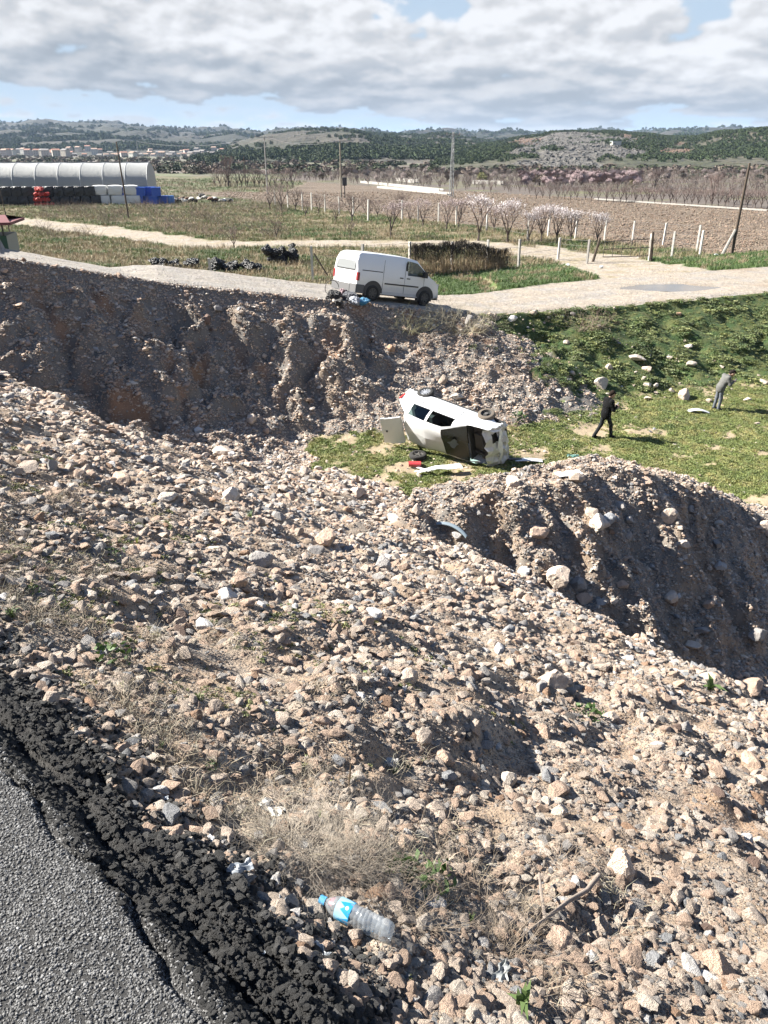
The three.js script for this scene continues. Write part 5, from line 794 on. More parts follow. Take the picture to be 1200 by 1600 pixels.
{
  const R = rng(21);
  // plastic tunnel: arched bays along x, open netting sides
  const gh = thing('greenhouse', 'long white plastic tunnel greenhouse behind the stacked bales', 'greenhouse', [-34.2, 1.85, -120.5], 0.13);
  const film = new THREE.MeshPhysicalMaterial({ color: C(0.38, 0.385, 0.37), roughness: 0.55, side: THREE.DoubleSide, transmission: 0.25, thickness: 0, bumpMap: rep(T.soilH, 3), bumpScale: 0.05 }), net = plastic(C(0.20, 0.24, 0.28), 0.9);
  const arc = (t) => { const a = t * Math.PI; return [2.25 + 3.0 * Math.sin(a) ** 0.85, -(-4.6 * Math.cos(a)) - 4.6]; };
  for (let b = 0; b < 12; b++) {
    const x0 = -b * 3.1, x1 = x0 - 3.1, g = new GB();
    for (let i = 0; i < 6; i++) for (let k = 0; k < 14; k++) { const sag = (u) => 0.06 * Math.sin(u * Math.PI), P = (u, t) => { const [y, z] = arc(t), s = sag(u) * Math.sin(t * Math.PI); return [lerp(x0, x1, u), y - s, z]; }; g.quad(P(i / 6, k / 14), P((i + 1) / 6, k / 14), P((i + 1) / 6, (k + 1) / 14), P(i / 6, (k + 1) / 14)); }
    part('film_panel', g.geo(1), film, gh);
    const rib = new GB(); for (let k = 0; k < 14; k++) { const [y0, z0] = arc(k / 14), [y1, z1] = arc((k + 1) / 14); rib.tube([x0, y0 + 0.02, z0], [x0, y1 + 0.02, z1], 0.025, 0.025, 4); } part('rib', rib.geo(), plastic(C(0.62, 0.63, 0.62)), gh);
    part('side_net', new GB().quad([x0, 0, -0.02], [x1, 0, -0.02], [x1, 2.25, -0.02], [x0, 2.25, -0.02]).geo(), net, gh); part('side_post', new GB().tube([x0, 0, 0.06], [x0, 2.3, 0.06], 0.05, 0.05, 5).geo(), galv, gh);
  }
  const end = new GB(); for (let k = 0; k < 14; k++) { const [y0, z0] = arc(k / 14), [y1, z1] = arc((k + 1) / 14); end.quad([0, 0, z0], [0, 0, z1], [0, y1, z1], [0, y0, z0]); } part('end_wall', end.geo(), film, gh);
  part('ridge_tube', new GB().tube([0.1, 5.28, -4.6], [-37.2, 5.28, -4.6], 0.06, 0.06, 5).geo(), galv, gh);
  // stacks in front of it
  const baleBlock = blockGeo(5, 0.38, 0.07);
  const blackFilm = new THREE.MeshPhysicalMaterial({ color: C(0.012, 0.012, 0.013), roughness: 0.35, bumpMap: rep(T.soilH, 0.8), bumpScale: 0.05 });
  const set = (name, geo, m, p, s, ry, label, cat, group) => { const o = single(name, geo, m, label, cat, group); o.position.set(...p); o.scale.set(...s); o.rotation.y = ry; return o; };
  for (let row = 0; row < 2; row++) for (let i = 0; i < 15; i++) { const x = -59 + i * 1.36 + row * 0.68 * (i < 14 ? 1 : 0); if (row && i > 13) continue; const f = 112.6 + (x + 59) * 0.13; set('black_bale', baleBlock, blackFilm, [x, 1.85 + 0.62 + row * 1.2, -f], [1.38, 1.28, 1.3], 0.13 + (R() - 0.5) * 0.1, row ? 'black plastic bale on the upper layer before the greenhouse' : 'black plastic bale on the lower layer before the greenhouse', 'bale', row ? 'upper black bales' : 'lower black bales'); }
  const sack = rockGeo(801, 3, 0.8, 0.1), red = plastic(C(0.45, 0.03, 0.02), 0.7), blue = plastic(C(0.02, 0.10, 0.50), 0.4), whiteBag = plastic(C(0.70, 0.70, 0.68), 0.8);
  for (const [cx, n, tag2] of [[-46.6, 22, 'heap between the black bales'], [-55.6, 24, 'heap by the small hut']]) for (let i = 0; i < n; i++) { const lv = Math.floor(i / 6), x = cx + ((i % 6) - 2.5) * (0.42 - lv * 0.06) + (R() - 0.5) * 0.2, f = 112.2 + (x + 59) * 0.13 - 0.7; set('red_sack', sack, red, [x, 2.05 + lv * 0.66, -f + R() * 0.5], [0.85, 1.15, 0.8], R() * 6, 'red net sack in the ' + tag2, 'sack', 'red sacks, ' + tag2); }
  const bag = blockGeo(3, 0.3, 0.06);
  for (let row = 0; row < 2; row++) for (let i = 0; i < 3; i++) set('white_bulk_bag', bag, whiteBag, [-39.2 + i * 2.1 - row * 0.3, 2.5 + row * 1.25, -115.6 - i * 0.2], [1.95, 1.2, 1.5], R() * 0.3, row ? 'white bulk bag on the upper layer beside the blue crates' : 'white bulk bag on the lower layer beside the blue crates', 'bulk bag', row ? 'upper white bulk bags' : 'lower white bulk bags');
  const crate = new GB(); crate.box(-0.6, 0.6, 0, 1.1, -0.5, 0.5); for (let i = 0; i < 6; i++) crate.box(-0.55 + i * 0.2, -0.45 + i * 0.2, 0.05, 1.05, 0.5, 0.53); crate.box(-0.64, 0.64, 0.98, 1.12, -0.54, 0.545); const crateG = crate.geo();
  for (let i = 0; i < 11; i++) { const lv = i < 6 ? 0 : 1, k = i < 6 ? i : i - 6; set('blue_crate', crateG, blue, [-36.4 + k * 1.05 + lv * 0.4, 1.85 + lv * 1.14, -116 - (k % 2) * 0.8], [1, 1, 1], (R() - 0.5) * 0.5, lv ? 'blue plastic crate on the upper layer at the greenhouse end' : 'blue plastic crate on the ground at the greenhouse end', 'crate', lv ? 'upper blue crates' : 'lower blue crates'); }
  const barrel = lathe([[0.001, 0], [0.33, 0], [0.36, 0.05], [0.38, 0.45], [0.36, 0.88], [0.30, 0.95], [0.001, 0.95]]); set('blue_barrel', barrel, plastic(C(0.05, 0.18, 0.48), 0.4), [-30.0, 1.85, -116.5], [1.4, 1.2, 1.4], 0, 'blue barrel before the scrap heap', 'barrel');
  for (let i = 0; i < 24; i++) { const x = -31 + i * 0.38 + R() * 0.5, k = R(); set('scrap_bundle', sack, k < 0.45 ? plastic(C(0.03, 0.028, 0.025), 0.8) : k < 0.8 ? plastic(C(0.50, 0.48, 0.44), 0.9) : plastic(C(0.16, 0.09, 0.06), 0.9), [x, 2.1 + R() * 1.0 * (1 - Math.abs(i - 10) / 16), -118 - R() * 1.5], [1.3 + R() * 0.5, 1.0, 1.2], R() * 6, k < 0.45 ? 'black scrap bundle in the heap past the blue crates' : k < 0.8 ? 'pale scrap bundle in the heap past the blue crates' : 'rusty scrap bundle in the heap past the blue crates', 'scrap', 'scrap heap bundles'); }
  // hut beyond the ramp
  const hut = thing('hut', 'small green hut with maroon roof beyond the ramp', 'hut', [-19.05, 3.25, -38.5], 0.2);
  part('wall', new GB().box(-1.3, 1.3, 0, 2.0, -1.1, 1.1).geo(), plastic(C(0.30, 0.31, 0.28), 0.7), hut); part('corner_panel', new GB().box(0.75, 1.33, -0.5, 2.02, 1.1, 1.13).geo(), plastic(C(0.03, 0.09, 0.06), 0.6), hut); part('window', new GB().box(-1.0, 0.6, 0.7, 1.7, 1.1, 1.12).geo(), glassMat(C(0.3, 0.35, 0.35)), hut); for (const x of [-1.2, 1.2]) part('roof_post', new GB().tube([x, 2.0, 1], [x, 2.55, 1], 0.04, 0.04, 5).geo(), dark, hut);
  part('roof', new GB().box(-1.7, 1.7, 2.5, 2.62, -1.5, 1.5).quad([-1.7, 2.62, 1.5], [1.7, 2.62, 1.5], [1.2, 2.85, 0], [-1.2, 2.85, 0]).quad([1.7, 2.62, -1.5], [-1.7, 2.62, -1.5], [-1.2, 2.85, 0], [1.2, 2.85, 0]).geo(), plastic(C(0.16, 0.045, 0.05), 0.7), hut);
  // poles
  const pole = (name, px, py, hpx, r, m, label, extra, leanX = 0) => { const p = spot(px, py), s = scaleAt(p), h = hpx * s, o = thing(name, label, 'pole', p); const g = new GB(); for (let k = 0; k < 6; k++) g.tube([leanX * h * k / 6, -0.3 + h * k / 6, 0], [leanX * h * (k + 1) / 6, -0.3 + h * (k + 1) / 6, 0], r * (1 - 0.06 * k), r * (1 - 0.06 * (k + 1)), 8); part('post', g.geo(0.8), m, o); if (extra) extra(o, h, s); return { p, h }; };
  const arms = (w) => (o, h) => { part('crossarm', new GB().box(-w, w, h - 0.5, h - 0.38, -0.06, 0.06).geo(), galv, o); for (const x of [-w * 0.9, 0, w * 0.9]) part('insulator', new GB().tube([x, h - 0.38, 0], [x, h - 0.12, 0], 0.05, 0.03, 6).geo(), plastic(C(0.3, 0.25, 0.2)), o); };
  pole('utility_pole', 201, 341, 112, 0.11, timber, 'dark wooden pole leaning before the bulk bags', null, -0.03);
  pole('utility_pole', 19, 378, 92, 0.05, timber, 'thin dark pole beside the small hut', null, -0.04);
  const A = pole('utility_pole', 222, 292, 66, 0.11, galv, 'pale slim pole behind the greenhouse end'), B = pole('utility_pole', 418, 303, 84, 0.13, concrete, 'pale pole with crossarm beside the old orchard', (o, h) => { arms(1.6)(o, h); part('bracket', new GB().box(-0.5, 0.5, 3.0, 3.08, -0.05, 0.05).geo(), galv, o); });
  const D = pole('utility_pole', 533, 309, 84, 0.13, plastic(C(0.30, 0.26, 0.2), 0.9), 'wooden pole with transformer box in the ploughed field', (o, h, s) => { arms(1.0)(o, h); part('transformer', new GB().box(0.25, 0.95, 1.8, 3.0, -0.3, 0.3).tube([0.6, 0, 0], [0.6, 1.8, 0], 0.08, 0.08, 5).geo(), plastic(C(0.05, 0.05, 0.05)), o); });
  const Ee = pole('lattice_pole', 705, 308, 92, 0.07, galv, 'grey lattice steel pole beyond the blossoming trees', (o, h) => { const g = new GB(); for (const [sx, sz] of [[-1, -1], [1, -1], [1, 1], [-1, 1]]) g.tube([sx * 0.34, 0, sz * 0.34], [sx * 0.12, h, sz * 0.12], 0.035, 0.03, 4); part('frame', g.geo(), galv, o); for (let k = 0; k < 12; k++) { const y0 = h * k / 12, y1 = h * (k + 1) / 12, w = (y) => lerp(0.34, 0.12, y / h), b = new GB(); for (const z of [-1, 1]) b.tube([-w(y0), y0, z * w(y0)], [w(y1), y1, z * w(y1)], 0.015, 0.015, 3).tube([w(y0), y0, z * w(y0)], [-w(y1), y1, z * w(y1)], 0.015, 0.015, 3); part('brace', b.geo(), galv, o); } arms(1.1)(o, h); });
  const P2 = pole('utility_pole', 384, 290, 44, 0.12, timber, 'far dark pole in the old orchard'), Gp = pole('utility_pole', 1143, 398, 137, 0.13, timber, 'leaning wooden pole beside the ploughed field', (o, h) => { part('stub', new GB().tube([-0.75, -0.1, 0.1], [-0.05, 1.75, 0.05], 0.11, 0.09, 6).geo(), concrete, o); }, 0.015);
  const wire = (a, b, sag, label) => { const g = new GB(), p = [a.p[0], a.p[1] + a.h - 0.2, a.p[2]], q = [b.p[0], b.p[1] + b.h - 0.2, b.p[2]], n = 14, at = (t) => [lerp(p[0], q[0], t), lerp(p[1], q[1], t) - sag * 4 * t * (1 - t), lerp(p[2], q[2], t)]; for (let i = 0; i < n; i++) g.tube(at(i / n), at((i + 1) / n), 0.022, 0.022, 3); single('power_line', g.geo(), plastic(C(0.25, 0.25, 0.26)), label, 'power line'); };
  wire(A, B, 1.2, 'power line from the greenhouse pole to the crossarm pole'); wire(B, D, 1.0, 'power line from the crossarm pole to the transformer pole'); wire(D, Ee, 1.2, 'power line from the transformer pole to the lattice pole'); wire(Ee, { p: [150, 1.9, -330], h: 11 }, 4, 'power line running from the lattice pole to the hills');
  // fences
  const postG = new GB().box(-0.065, 0.065, -0.3, 2.0, -0.065, 0.065).geo(), whitePost = new THREE.MeshStandardMaterial({ color: C(0.68, 0.66, 0.61), roughness: 0.9, map: rep(T.stone, 0.7) });
  const wireM = plastic(C(0.2, 0.19, 0.18));
  const fence = (label, pts, hk, mats, wires, lean) => { const root = thing('wire_fence', label, 'fence'), W = pts.map(([x, y, h]) => { const p = spot(x, y); return { p, h: (h || hk) * scaleAt(p) }; }); W.forEach(({ p, h }, i) => { const o = part('post', postG, mats[i % mats.length], root); o.position.set(...p); o.scale.set(1, h / 2, 1); o.rotation.set((R() - 0.5) * lean, R(), (R() - 0.5) * lean); }); for (let k = 0; k < wires; k++) for (let i = 0; i + 1 < W.length; i++) { const a = W[i], b = W[i + 1], y = 0.25 + 0.7 * k / Math.max(1, wires - 1); part('wire', new GB().tube([a.p[0], a.p[1] + a.h * y, a.p[2]], [b.p[0], b.p[1] + b.h * y, b.p[2]], 0.008, 0.008, 3).geo(), wireM, root); } return root; };
  fence('row of white concrete posts with wire along the orchard', [[1088, 394, 40], [1036, 383, 33], [988, 377, 30], [944, 377, 34], [899, 373, 32], [856, 370, 31], [824, 377, 40], [760, 362, 36], [713, 352, 28], [685, 347, 28], [653, 348, 30], [628, 345, 30], [575, 346, 32], [552, 338, 28], [530, 335, 26], [508, 332, 26], [487, 329, 26], [473, 328, 26], [450, 325, 24], [430, 321, 22]], 28, [whitePost], 3, 0.06);
  fence('wire fence with two white posts beside the field gate', [[1093, 400, 38], [1049, 403, 39], [1014, 407, 40]], 38, [whitePost], 4, 0.12);
  fence('roadside wire fence carrying the dry creeper beyond the van', [[489, 441, 54], [500 + 66, 436, 52], [640, 430, 50], [706, 426, 46], [760, 421, 44], [810, 418, 42], [872, 405, 32], [917, 412, 36]], 44, [whitePost, concrete], 4, 0.08);
  { const o = single('fence_post', postG, whitePost, 'single short white post before the long black plastic heap', 'post'); const p = [-10.2, ground(-10.2, 47), -47]; o.position.set(...p); o.scale.y = 0.62; o.rotation.z = 0.06; }
  { const o = single('strut', new GB().tube([0, 0, 0], [-0.9, 1.4, -0.2], 0.05, 0.05, 5).geo(), timber, 'dark wooden strut propping the fence post behind the van', 'strut'); const p = spot(515, 435); o.position.set(...p); }
  { // gate leaf standing open
    const a = spot(1012, 408), b = spot(937, 409), g = thing('field_gate', 'rusty mesh field gate standing half open', 'gate', a), d = [b[0] - a[0], b[1] - a[1], b[2] - a[2]], m = plastic(C(0.07, 0.06, 0.05), 0.8);
    part('gate_post', new GB().tube([0.25, -0.2, 0], [0.1, 1.9, 0], 0.09, 0.08, 7).geo(), timber, g); part('gate_post', new GB().tube([d[0] - 0.5, d[1] - 0.2, d[2]], [d[0] - 0.15, d[1] + 1.55, d[2]], 0.10, 0.08, 7).geo(), timber, g);
    for (const y of [0.35, 0.9, 1.45]) part('rail', new GB().tube([0, y, 0], [d[0] * 0.94, d[1] * 0.94 + y * 0.9, d[2] * 0.94], 0.03, 0.03, 5).geo(), m, g); for (let k = 0; k < 6; k++) { const t = k / 5 * 0.94; part('stile', new GB().tube([d[0] * t, d[1] * t + 0.3, d[2] * t], [d[0] * t, d[1] * t + 1.4, d[2] * t], 0.018, 0.018, 4).geo(), m, g); }
  }
  { // dry creeper hanging over the fence
    const a = spot(643, 431), b = spot(792, 420), root = thing('creeper_hedge', 'dark dry creeper hanging over the fence beyond the van', 'hedge', a), L = Math.hypot(b[0] - a[0], b[2] - a[2]), top = new GB(), low = new GB(), r = rng(66);
    for (let i = 0; i < 5200; i++) { const u = r(), x = (b[0] - a[0]) * u + (r() - 0.5) * 0.5, z = (b[2] - a[2]) * u + (r() - 0.5) * 0.5, hgt = 1.85 - 0.55 * ss(0.55, 1, u) + 0.22 * n2(u * 9, 2), y = hgt - 0.75 * r() ** 1.6 * (1 + 0.8 * Math.max(0, n2(u * 12, 7))); top.tube([x, y, z], [x + (r() - 0.5) * 0.16, y - 0.06 - 0.20 * r(), z + (r() - 0.5) * 0.14], 0.011, 0.006, 3); }
    for (let i = 0; i < 1500; i++) { const u = r(), x = (b[0] - a[0]) * u + (r() - 0.5) * 0.9, z = (b[2] - a[2]) * u + 0.15 + (r() - 0.5) * 0.7, h = 0.5 + 0.9 * r(); low.tube([x, -0.05, z], [x + (r() - 0.5) * 0.25, h, z + (r() - 0.5) * 0.25], 0.009, 0.003, 3); }
    part('creeper', top.geo(), dryMat(C(0.055, 0.042, 0.032)), root); part('reeds', low.geo(), dryMat(C(0.30, 0.22, 0.13)), root);
  }
  // irrigation channels and the white kerb of the far orchard
  const channel = (x0, y0, x1, y1, w, h, label) => { const a = spot(x0, y0), b = spot(x1, y1), L = Math.hypot(b[0] - a[0], b[2] - a[2]), g = thing('irrigation_channel', label, 'channel', a, Math.atan2(-(b[2] - a[2]), b[0] - a[0])); const n = Math.max(2, Math.round(L / 6)); for (let i = 0; i < n; i++) part('trough', new GB().box(L * i / n + 0.03, L * (i + 1) / n - 0.03, 0.05, h, -w / 2, -w / 2 + 0.12).box(L * i / n + 0.03, L * (i + 1) / n - 0.03, 0.05, h, w / 2 - 0.12, w / 2).box(L * i / n + 0.03, L * (i + 1) / n - 0.03, 0.05, 0.2, -w / 2 + 0.13, w / 2 - 0.13).geo(), concrete, g); };
  channel(566, 286, 690, 299, 1.0, 0.5, 'raised concrete irrigation channel beyond the ploughed field'); channel(592, 294, 702, 304, 0.9, 0.45, 'concrete irrigation channel along the ploughed field edge'); channel(620, 283, 650, 286, 1, 0.8, 'short concrete channel by the brown round tree'); channel(740, 287, 785, 289, 1, 0.8, 'short concrete channel by the yellow green willow'); channel(930, 312, 1200, 330, 0.5, 0.22, 'low white kerb channel along the far orchard');
  // black plastic heaps
  const crumple = (seed, n, sx, sy, sz) => { const parts = [], r = rng(seed); for (let i = 0; i < n; i++) { const g = rockGeo(seed * 7 + i, 4, 0.9, 0.22); const s = 0.5 + 0.5 * r(); g.scale(s * 0.9, s * 0.75, s * 0.9); g.rotateY(r() * 6); g.translate((r() - 0.5) * sx, 0.15 + r() * sy * (1 - Math.abs(r() - 0.5)), (r() - 0.5) * sz); parts.push(g); } return mergeGeometries(parts); };
  const heap = (x, f, geo, label) => { const o = single('plastic_heap', geo, blackFilm, label, 'plastic heap'); o.position.set(x, ground(x, f), -f); };
  heap(-6.9, 53.8, crumple(41, 30, 2.0, 1.3, 1.0), 'tall heap of crumpled black plastic beside the dirt path'); heap(-9.3, 50, crumple(42, 34, 3.0, 0.5, 0.8), 'long low heap of black plastic behind the ramp'); heap(-13.6, 52, crumple(43, 22, 3.0, 0.35, 0.7), 'flat scatter of black plastic behind the ramp');
  // village far across the plain
  const houseWall = [C(0.62, 0.60, 0.56), C(0.50, 0.46, 0.41), C(0.56, 0.50, 0.45)].map((c) => new THREE.MeshStandardMaterial({ color: c, roughness: 0.9 })), roofM = [C(0.32, 0.16, 0.11), C(0.36, 0.25, 0.19), C(0.22, 0.20, 0.19)].map((c) => new THREE.MeshStandardMaterial({ color: c, roughness: 0.9 })), winM = plastic(C(0.06, 0.07, 0.08), 0.3);
  const houseGeo = (w, h, d) => [new GB().box(-w / 2, w / 2, -1, h, -d / 2, d / 2).geo(), new GB().quad([-w / 2 - 0.4, h, d / 2 + 0.4], [w / 2 + 0.4, h, d / 2 + 0.4], [w / 2, h + w * 0.18, 0], [-w / 2, h + w * 0.18, 0]).quad([w / 2 + 0.4, h, -d / 2 - 0.4], [-w / 2 - 0.4, h, -d / 2 - 0.4], [-w / 2, h + w * 0.18, 0], [w / 2, h + w * 0.18, 0]).tri([w / 2 + 0.4, h, d / 2 + 0.4], [w / 2 + 0.4, h, -d / 2 - 0.4], [w / 2, h + w * 0.18, 0]).tri([-w / 2 - 0.4, h, -d / 2 - 0.4], [-w / 2 - 0.4, h, d / 2 + 0.4], [-w / 2, h + w * 0.18, 0]).geo(), (() => { const g = new GB(); for (let i = 0; i < 3; i++) for (let k = 0; k < Math.max(1, Math.floor(h / 3)); k++) g.box(-w / 2 + w * (i + 0.5) / 3 - 0.5, -w / 2 + w * (i + 0.5) / 3 + 0.5, 0.9 + k * 3, 2.2 + k * 3, d / 2, d / 2 + 0.05); return g.geo(); })()];
  const kindsH = [houseGeo(8, 3.6, 7), houseGeo(10, 6.4, 8), houseGeo(11, 10, 9)];
  for (let i = 0; i < 62; i++) { const px = 5 + (i / 62) ** 0.9 * 345 + (R() - 0.5) * 8, f = 760 + R() * 330, x = (px - 600) / 1200 * f * Math.cos(PITCH), k = px < 160 && R() < 0.5 ? 2 : R() < 0.5 ? 1 : 0, y = ground(x, f), o = thing('village_house', ['small pale house in the village below the hills', 'two storey house in the village below the hills', 'tall pale block in the village below the hills'][k], 'house', [x, y, -f], (R() - 0.5) * 1.2, ['small village houses', 'two storey village houses', 'tall village blocks'][k]); o.scale.setScalar(0.62); part('wall', kindsH[k][0], houseWall[Math.floor(R() * 3)], o); part('roof', kindsH[k][1], roofM[Math.floor(R() * 3)], o); part('windows', kindsH[k][2], winM, o).userData.kind = 'stuff'; }
  { const p = spot(962, 226), o = thing('hill_building', 'small pale building on the wooded hill above the rocks', 'house', p, 0.2); o.scale.setScalar(0.5); part('wall', new GB().box(-5, 5, -2, 3.2, -3, 3).geo(), houseWall[0], o); part('roof', new GB().box(-5.4, 5.4, 3.2, 3.7, -3.4, 3.4).geo(), new THREE.MeshStandardMaterial({ color: C(0.30, 0.36, 0.38), roughness: 0.6 }), o); }
  for (const [px, l] of [[400, 'slim radio mast on the far ridge'], [455, 'second radio mast on the wooded ridge']]) { const f = 1490, x = (px - 600) / 1200 * f * Math.cos(PITCH), o = thing('radio_mast', l, 'mast', [x, ground(x, f), -f]); part('mast', new GB().tube([0, 0, 0], [0, 14, 0], 0.35, 0.2, 4).geo(), galv, o); }
}
// ------------------------------------------------------------------ small things
{
  const R = rng(31), whiteP = plastic(C(0.78, 0.79, 0.80), 0.4);
  const put = (o, px, py, dy = 0) => { const p = spot(px, py); o.position.set(p[0], p[1] + dy, p[2]); return o; };
  const sheet = (fn, nu, nv, th) => { const g = new GB(), lo = (p) => [p[0], p[1] - th, p[2]]; for (let i = 0; i < nu; i++) for (let j = 0; j < nv; j++) { const a = fn(i / nu, j / nv), b = fn((i + 1) / nu, j / nv), c = fn((i + 1) / nu, (j + 1) / nv), d = fn(i / nu, (j + 1) / nv); g.quad(a, d, c, b).quad(lo(a), lo(b), lo(c), lo(d)); if (j === 0) g.quad(a, b, lo(b), lo(a)); if (j === nv - 1) g.quad(d, lo(d), lo(c), c); if (i === 0) g.quad(a, lo(a), lo(d), d); if (i === nu - 1) g.quad(b, c, lo(c), lo(b)); } return g.geo(0.7); };
  // torn bumper, loose wheel, broken lamp, panels
  let o = single('car_bumper', sheet((u, v) => [lerp(-0.75, 0.6, u), 0.14 + 0.13 * Math.sin(u * 3) + (u > 0.7 ? 0.12 * (u - 0.7) / 0.3 : 0) - 0.10 * (v - 0.5) ** 2 + 0.02 * n2(u * 5, v * 4), lerp(-0.14, 0.16, v) * (0.5 + 0.9 * u)], 12, 4, 0.012), whiteP, 'torn white car bumper lying on the grass by the wreck', 'bumper'); put(o, 690, 741); o.rotation.y = 0.15;
  { const w = thing('loose_wheel', 'loose black wheel lying flat on the grass by the wreck', 'wheel'); put(w, 653, 717, 0.1); const g = new THREE.Group(); wheel(w, 0, 0, 0, 0.28, 0.18, 5, rubber, steel, 1); w.rotation.set(-Math.PI / 2 + 0.08, 0, 0.1); }
  o = single('tail_lamp', sheet((u, v) => [lerp(-0.19, 0.19, u), 0.10 + 0.05 * Math.sin(v * 3), lerp(-0.14, 0.14, v)], 4, 3, 0.08), plastic(C(0.45, 0.035, 0.04), 0.3), 'broken red tail lamp lying below the loose wheel', 'tail lamp'); put(o, 648, 728);
  o = single('trim_strip', sheet((u, v) => [lerp(-0.3, 0.3, u), 0.08 + 0.06 * u, lerp(-0.04, 0.04, v)], 5, 1, 0.02), whiteP, 'white broken trim strip beside the torn bumper', 'trim strip'); put(o, 662, 738); o.rotation.y = -0.9;
  o = single('panel_piece', sheet((u, v) => [lerp(-0.42, 0.42, u), 0.06 + 0.03 * Math.sin(u * 3), lerp(-0.12, 0.12, v)], 6, 2, 0.02), whiteP, 'silver white car panel lying past the front of the wreck', 'car panel'); put(o, 826, 724, 0.05); o.rotation.y = -0.1;
  o = single('panel_piece', sheet((u, v) => [lerp(-0.3, 0.3, u), 0.05, lerp(-0.06, 0.06, v)], 4, 1, 0.03), plastic(C(0.05, 0.05, 0.05)), 'black plastic car part past the front of the wreck', 'car panel'); put(o, 800, 721, 0.05);
  o = single('panel_piece', sheet((u, v) => [lerp(-0.14, 0.14, u), 0.10 + 0.08 * v, lerp(-0.12, 0.12, v)], 3, 3, 0.02), whiteP, 'small white shard standing beside the windscreen of the wreck', 'car panel'); put(o, 742, 727);
  o = single('panel_piece', sheet((u, v) => [lerp(-0.42, 0.4, u), 0.08 + 0.10 * Math.sin(u * 3.1) - 0.08 * (v - 0.5) ** 2, lerp(-0.16, 0.16, v) * (1 - 0.4 * u)], 7, 4, 0.015), plastic(C(0.62, 0.64, 0.66), 0.4), 'pale car panel lying on the grass near the person in grey', 'car panel'); put(o, 1090, 646); o.rotation.y = -0.2;
  o = single('panel_piece', sheet((u, v) => [lerp(-0.25, 0.25, u), 0.05 + 0.02 * n2(u * 3, v * 3), lerp(-0.12, 0.12, v)], 5, 3, 0.01), whiteP, 'white plastic scrap lying on top of the gravel mound', 'scrap'); put(o, 888, 743); o.rotation.y = 0.3;
  o = single('trim_strip', sheet((u, v) => [lerp(-0.30, 0.30, u), 0.10 - 0.25 * (u - 0.3) ** 2 + 0.03 * Math.sin(v * 3), lerp(-0.05, 0.05, v) + 0.22 * (u - 0.4) ** 2], 12, 3, 0.015), plastic(C(0.20, 0.25, 0.29), 0.4), 'curved blue grey trim strip lying on the reddish clay', 'trim strip'); put(o, 708, 830, 0.02); o.rotation.y = -0.5;
  // bags and bundles dumped beside the van
  const sk = (seed) => rockGeo(seed, 5, 0.8, 0.16); const bundle = [[520, 470, 0.55, C(0.02, 0.018, 0.018), 'black rubbish bag at the end of the bag heap by the van'], [535, 464, 0.5, C(0.30, 0.20, 0.22), 'pinkish cloth bundle in the bag heap by the van'], [548, 470, 0.6, C(0.05, 0.055, 0.075), 'dark blue cloth bundle in the bag heap by the van'], [545, 458, 0.5, C(0.02, 0.02, 0.022), 'black bag behind the cloth bundles by the van'], [556, 474, 0.42, C(0.35, 0.37, 0.42), 'pale grey bag between the cloth bundles by the van'], [566, 477, 0.42, C(0.05, 0.24, 0.42), 'bright blue plastic bag by the van wheel'], [530, 478, 0.5, C(0.03, 0.026, 0.024), 'dark bag hanging over the track edge by the van'], [526, 466, 0.36, C(0.12, 0.09, 0.09), 'brown cloth bundle in the bag heap by the van']];
  bundle.forEach(([x, y, s, c, l], i) => { const b = single('rubbish_bag', sk(900 + i), new THREE.MeshPhysicalMaterial({ color: c, roughness: 0.5, bumpMap: rep(T.soilH, 0.3), bumpScale: 0.02 }), l, 'bag'); put(b, x, y, s * 0.3); b.scale.set(s * 1.35, s * 1.15, s * 1.1); b.rotation.y = i * 1.3; });
  { const h = single('wire_hoop', new THREE.TorusGeometry(0.3, 0.014, 6, 24, Math.PI * 1.2).translate(0, 0.2, 0), dark, 'thin black hoop standing in the bag heap by the van', 'hoop'); put(h, 519, 462, 0.1); h.rotation.y = 0.5; }
  // white litter
  for (const [px, py, s, l] of [[668, 427, 0.4, 'pale sack of litter under the dry creeper'], [887, 416, 0.4, 'white plastic litter beside the fence end'], [940, 419, 0.35, 'white litter lying at the gate track'], [1120, 400, 0.4, 'white litter beside the wooden pole']]) { const b = single('litter', sk(950 + px % 7), plastic(C(0.6, 0.62, 0.64), 0.7), l, 'litter'); put(b, px, py, 0.08); b.scale.set(s, s * 0.7, s); }
  // puddle on the track
  { const p = spot(1052, 449), sh = new THREE.Shape(), n = 40; for (let i = 0; i <= n; i++) { const a = i / n * 6.2832, rr = 1 + 0.22 * n2(Math.cos(a) * 1.6, Math.sin(a) * 1.6) + 0.07 * n2(Math.cos(a) * 6, Math.sin(a) * 6); sh[i ? 'lineTo' : 'moveTo'](Math.cos(a) * 2.9 * rr, Math.sin(a) * 1.3 * rr); } const g = new THREE.ShapeGeometry(sh); g.rotateX(-Math.PI / 2); const w = new THREE.Mesh(g, new THREE.MeshPhysicalMaterial({ color: C(0.16, 0.135, 0.11), roughness: 0.03, ior: 1.33 })); w.name = 'puddle_water'; w.userData = { kind: 'structure', label: 'shallow puddle of water on the gravel track' }; w.position.set(15.06, 2.335, -41.4); w.rotation.y = 0.12; scene.add(w); }
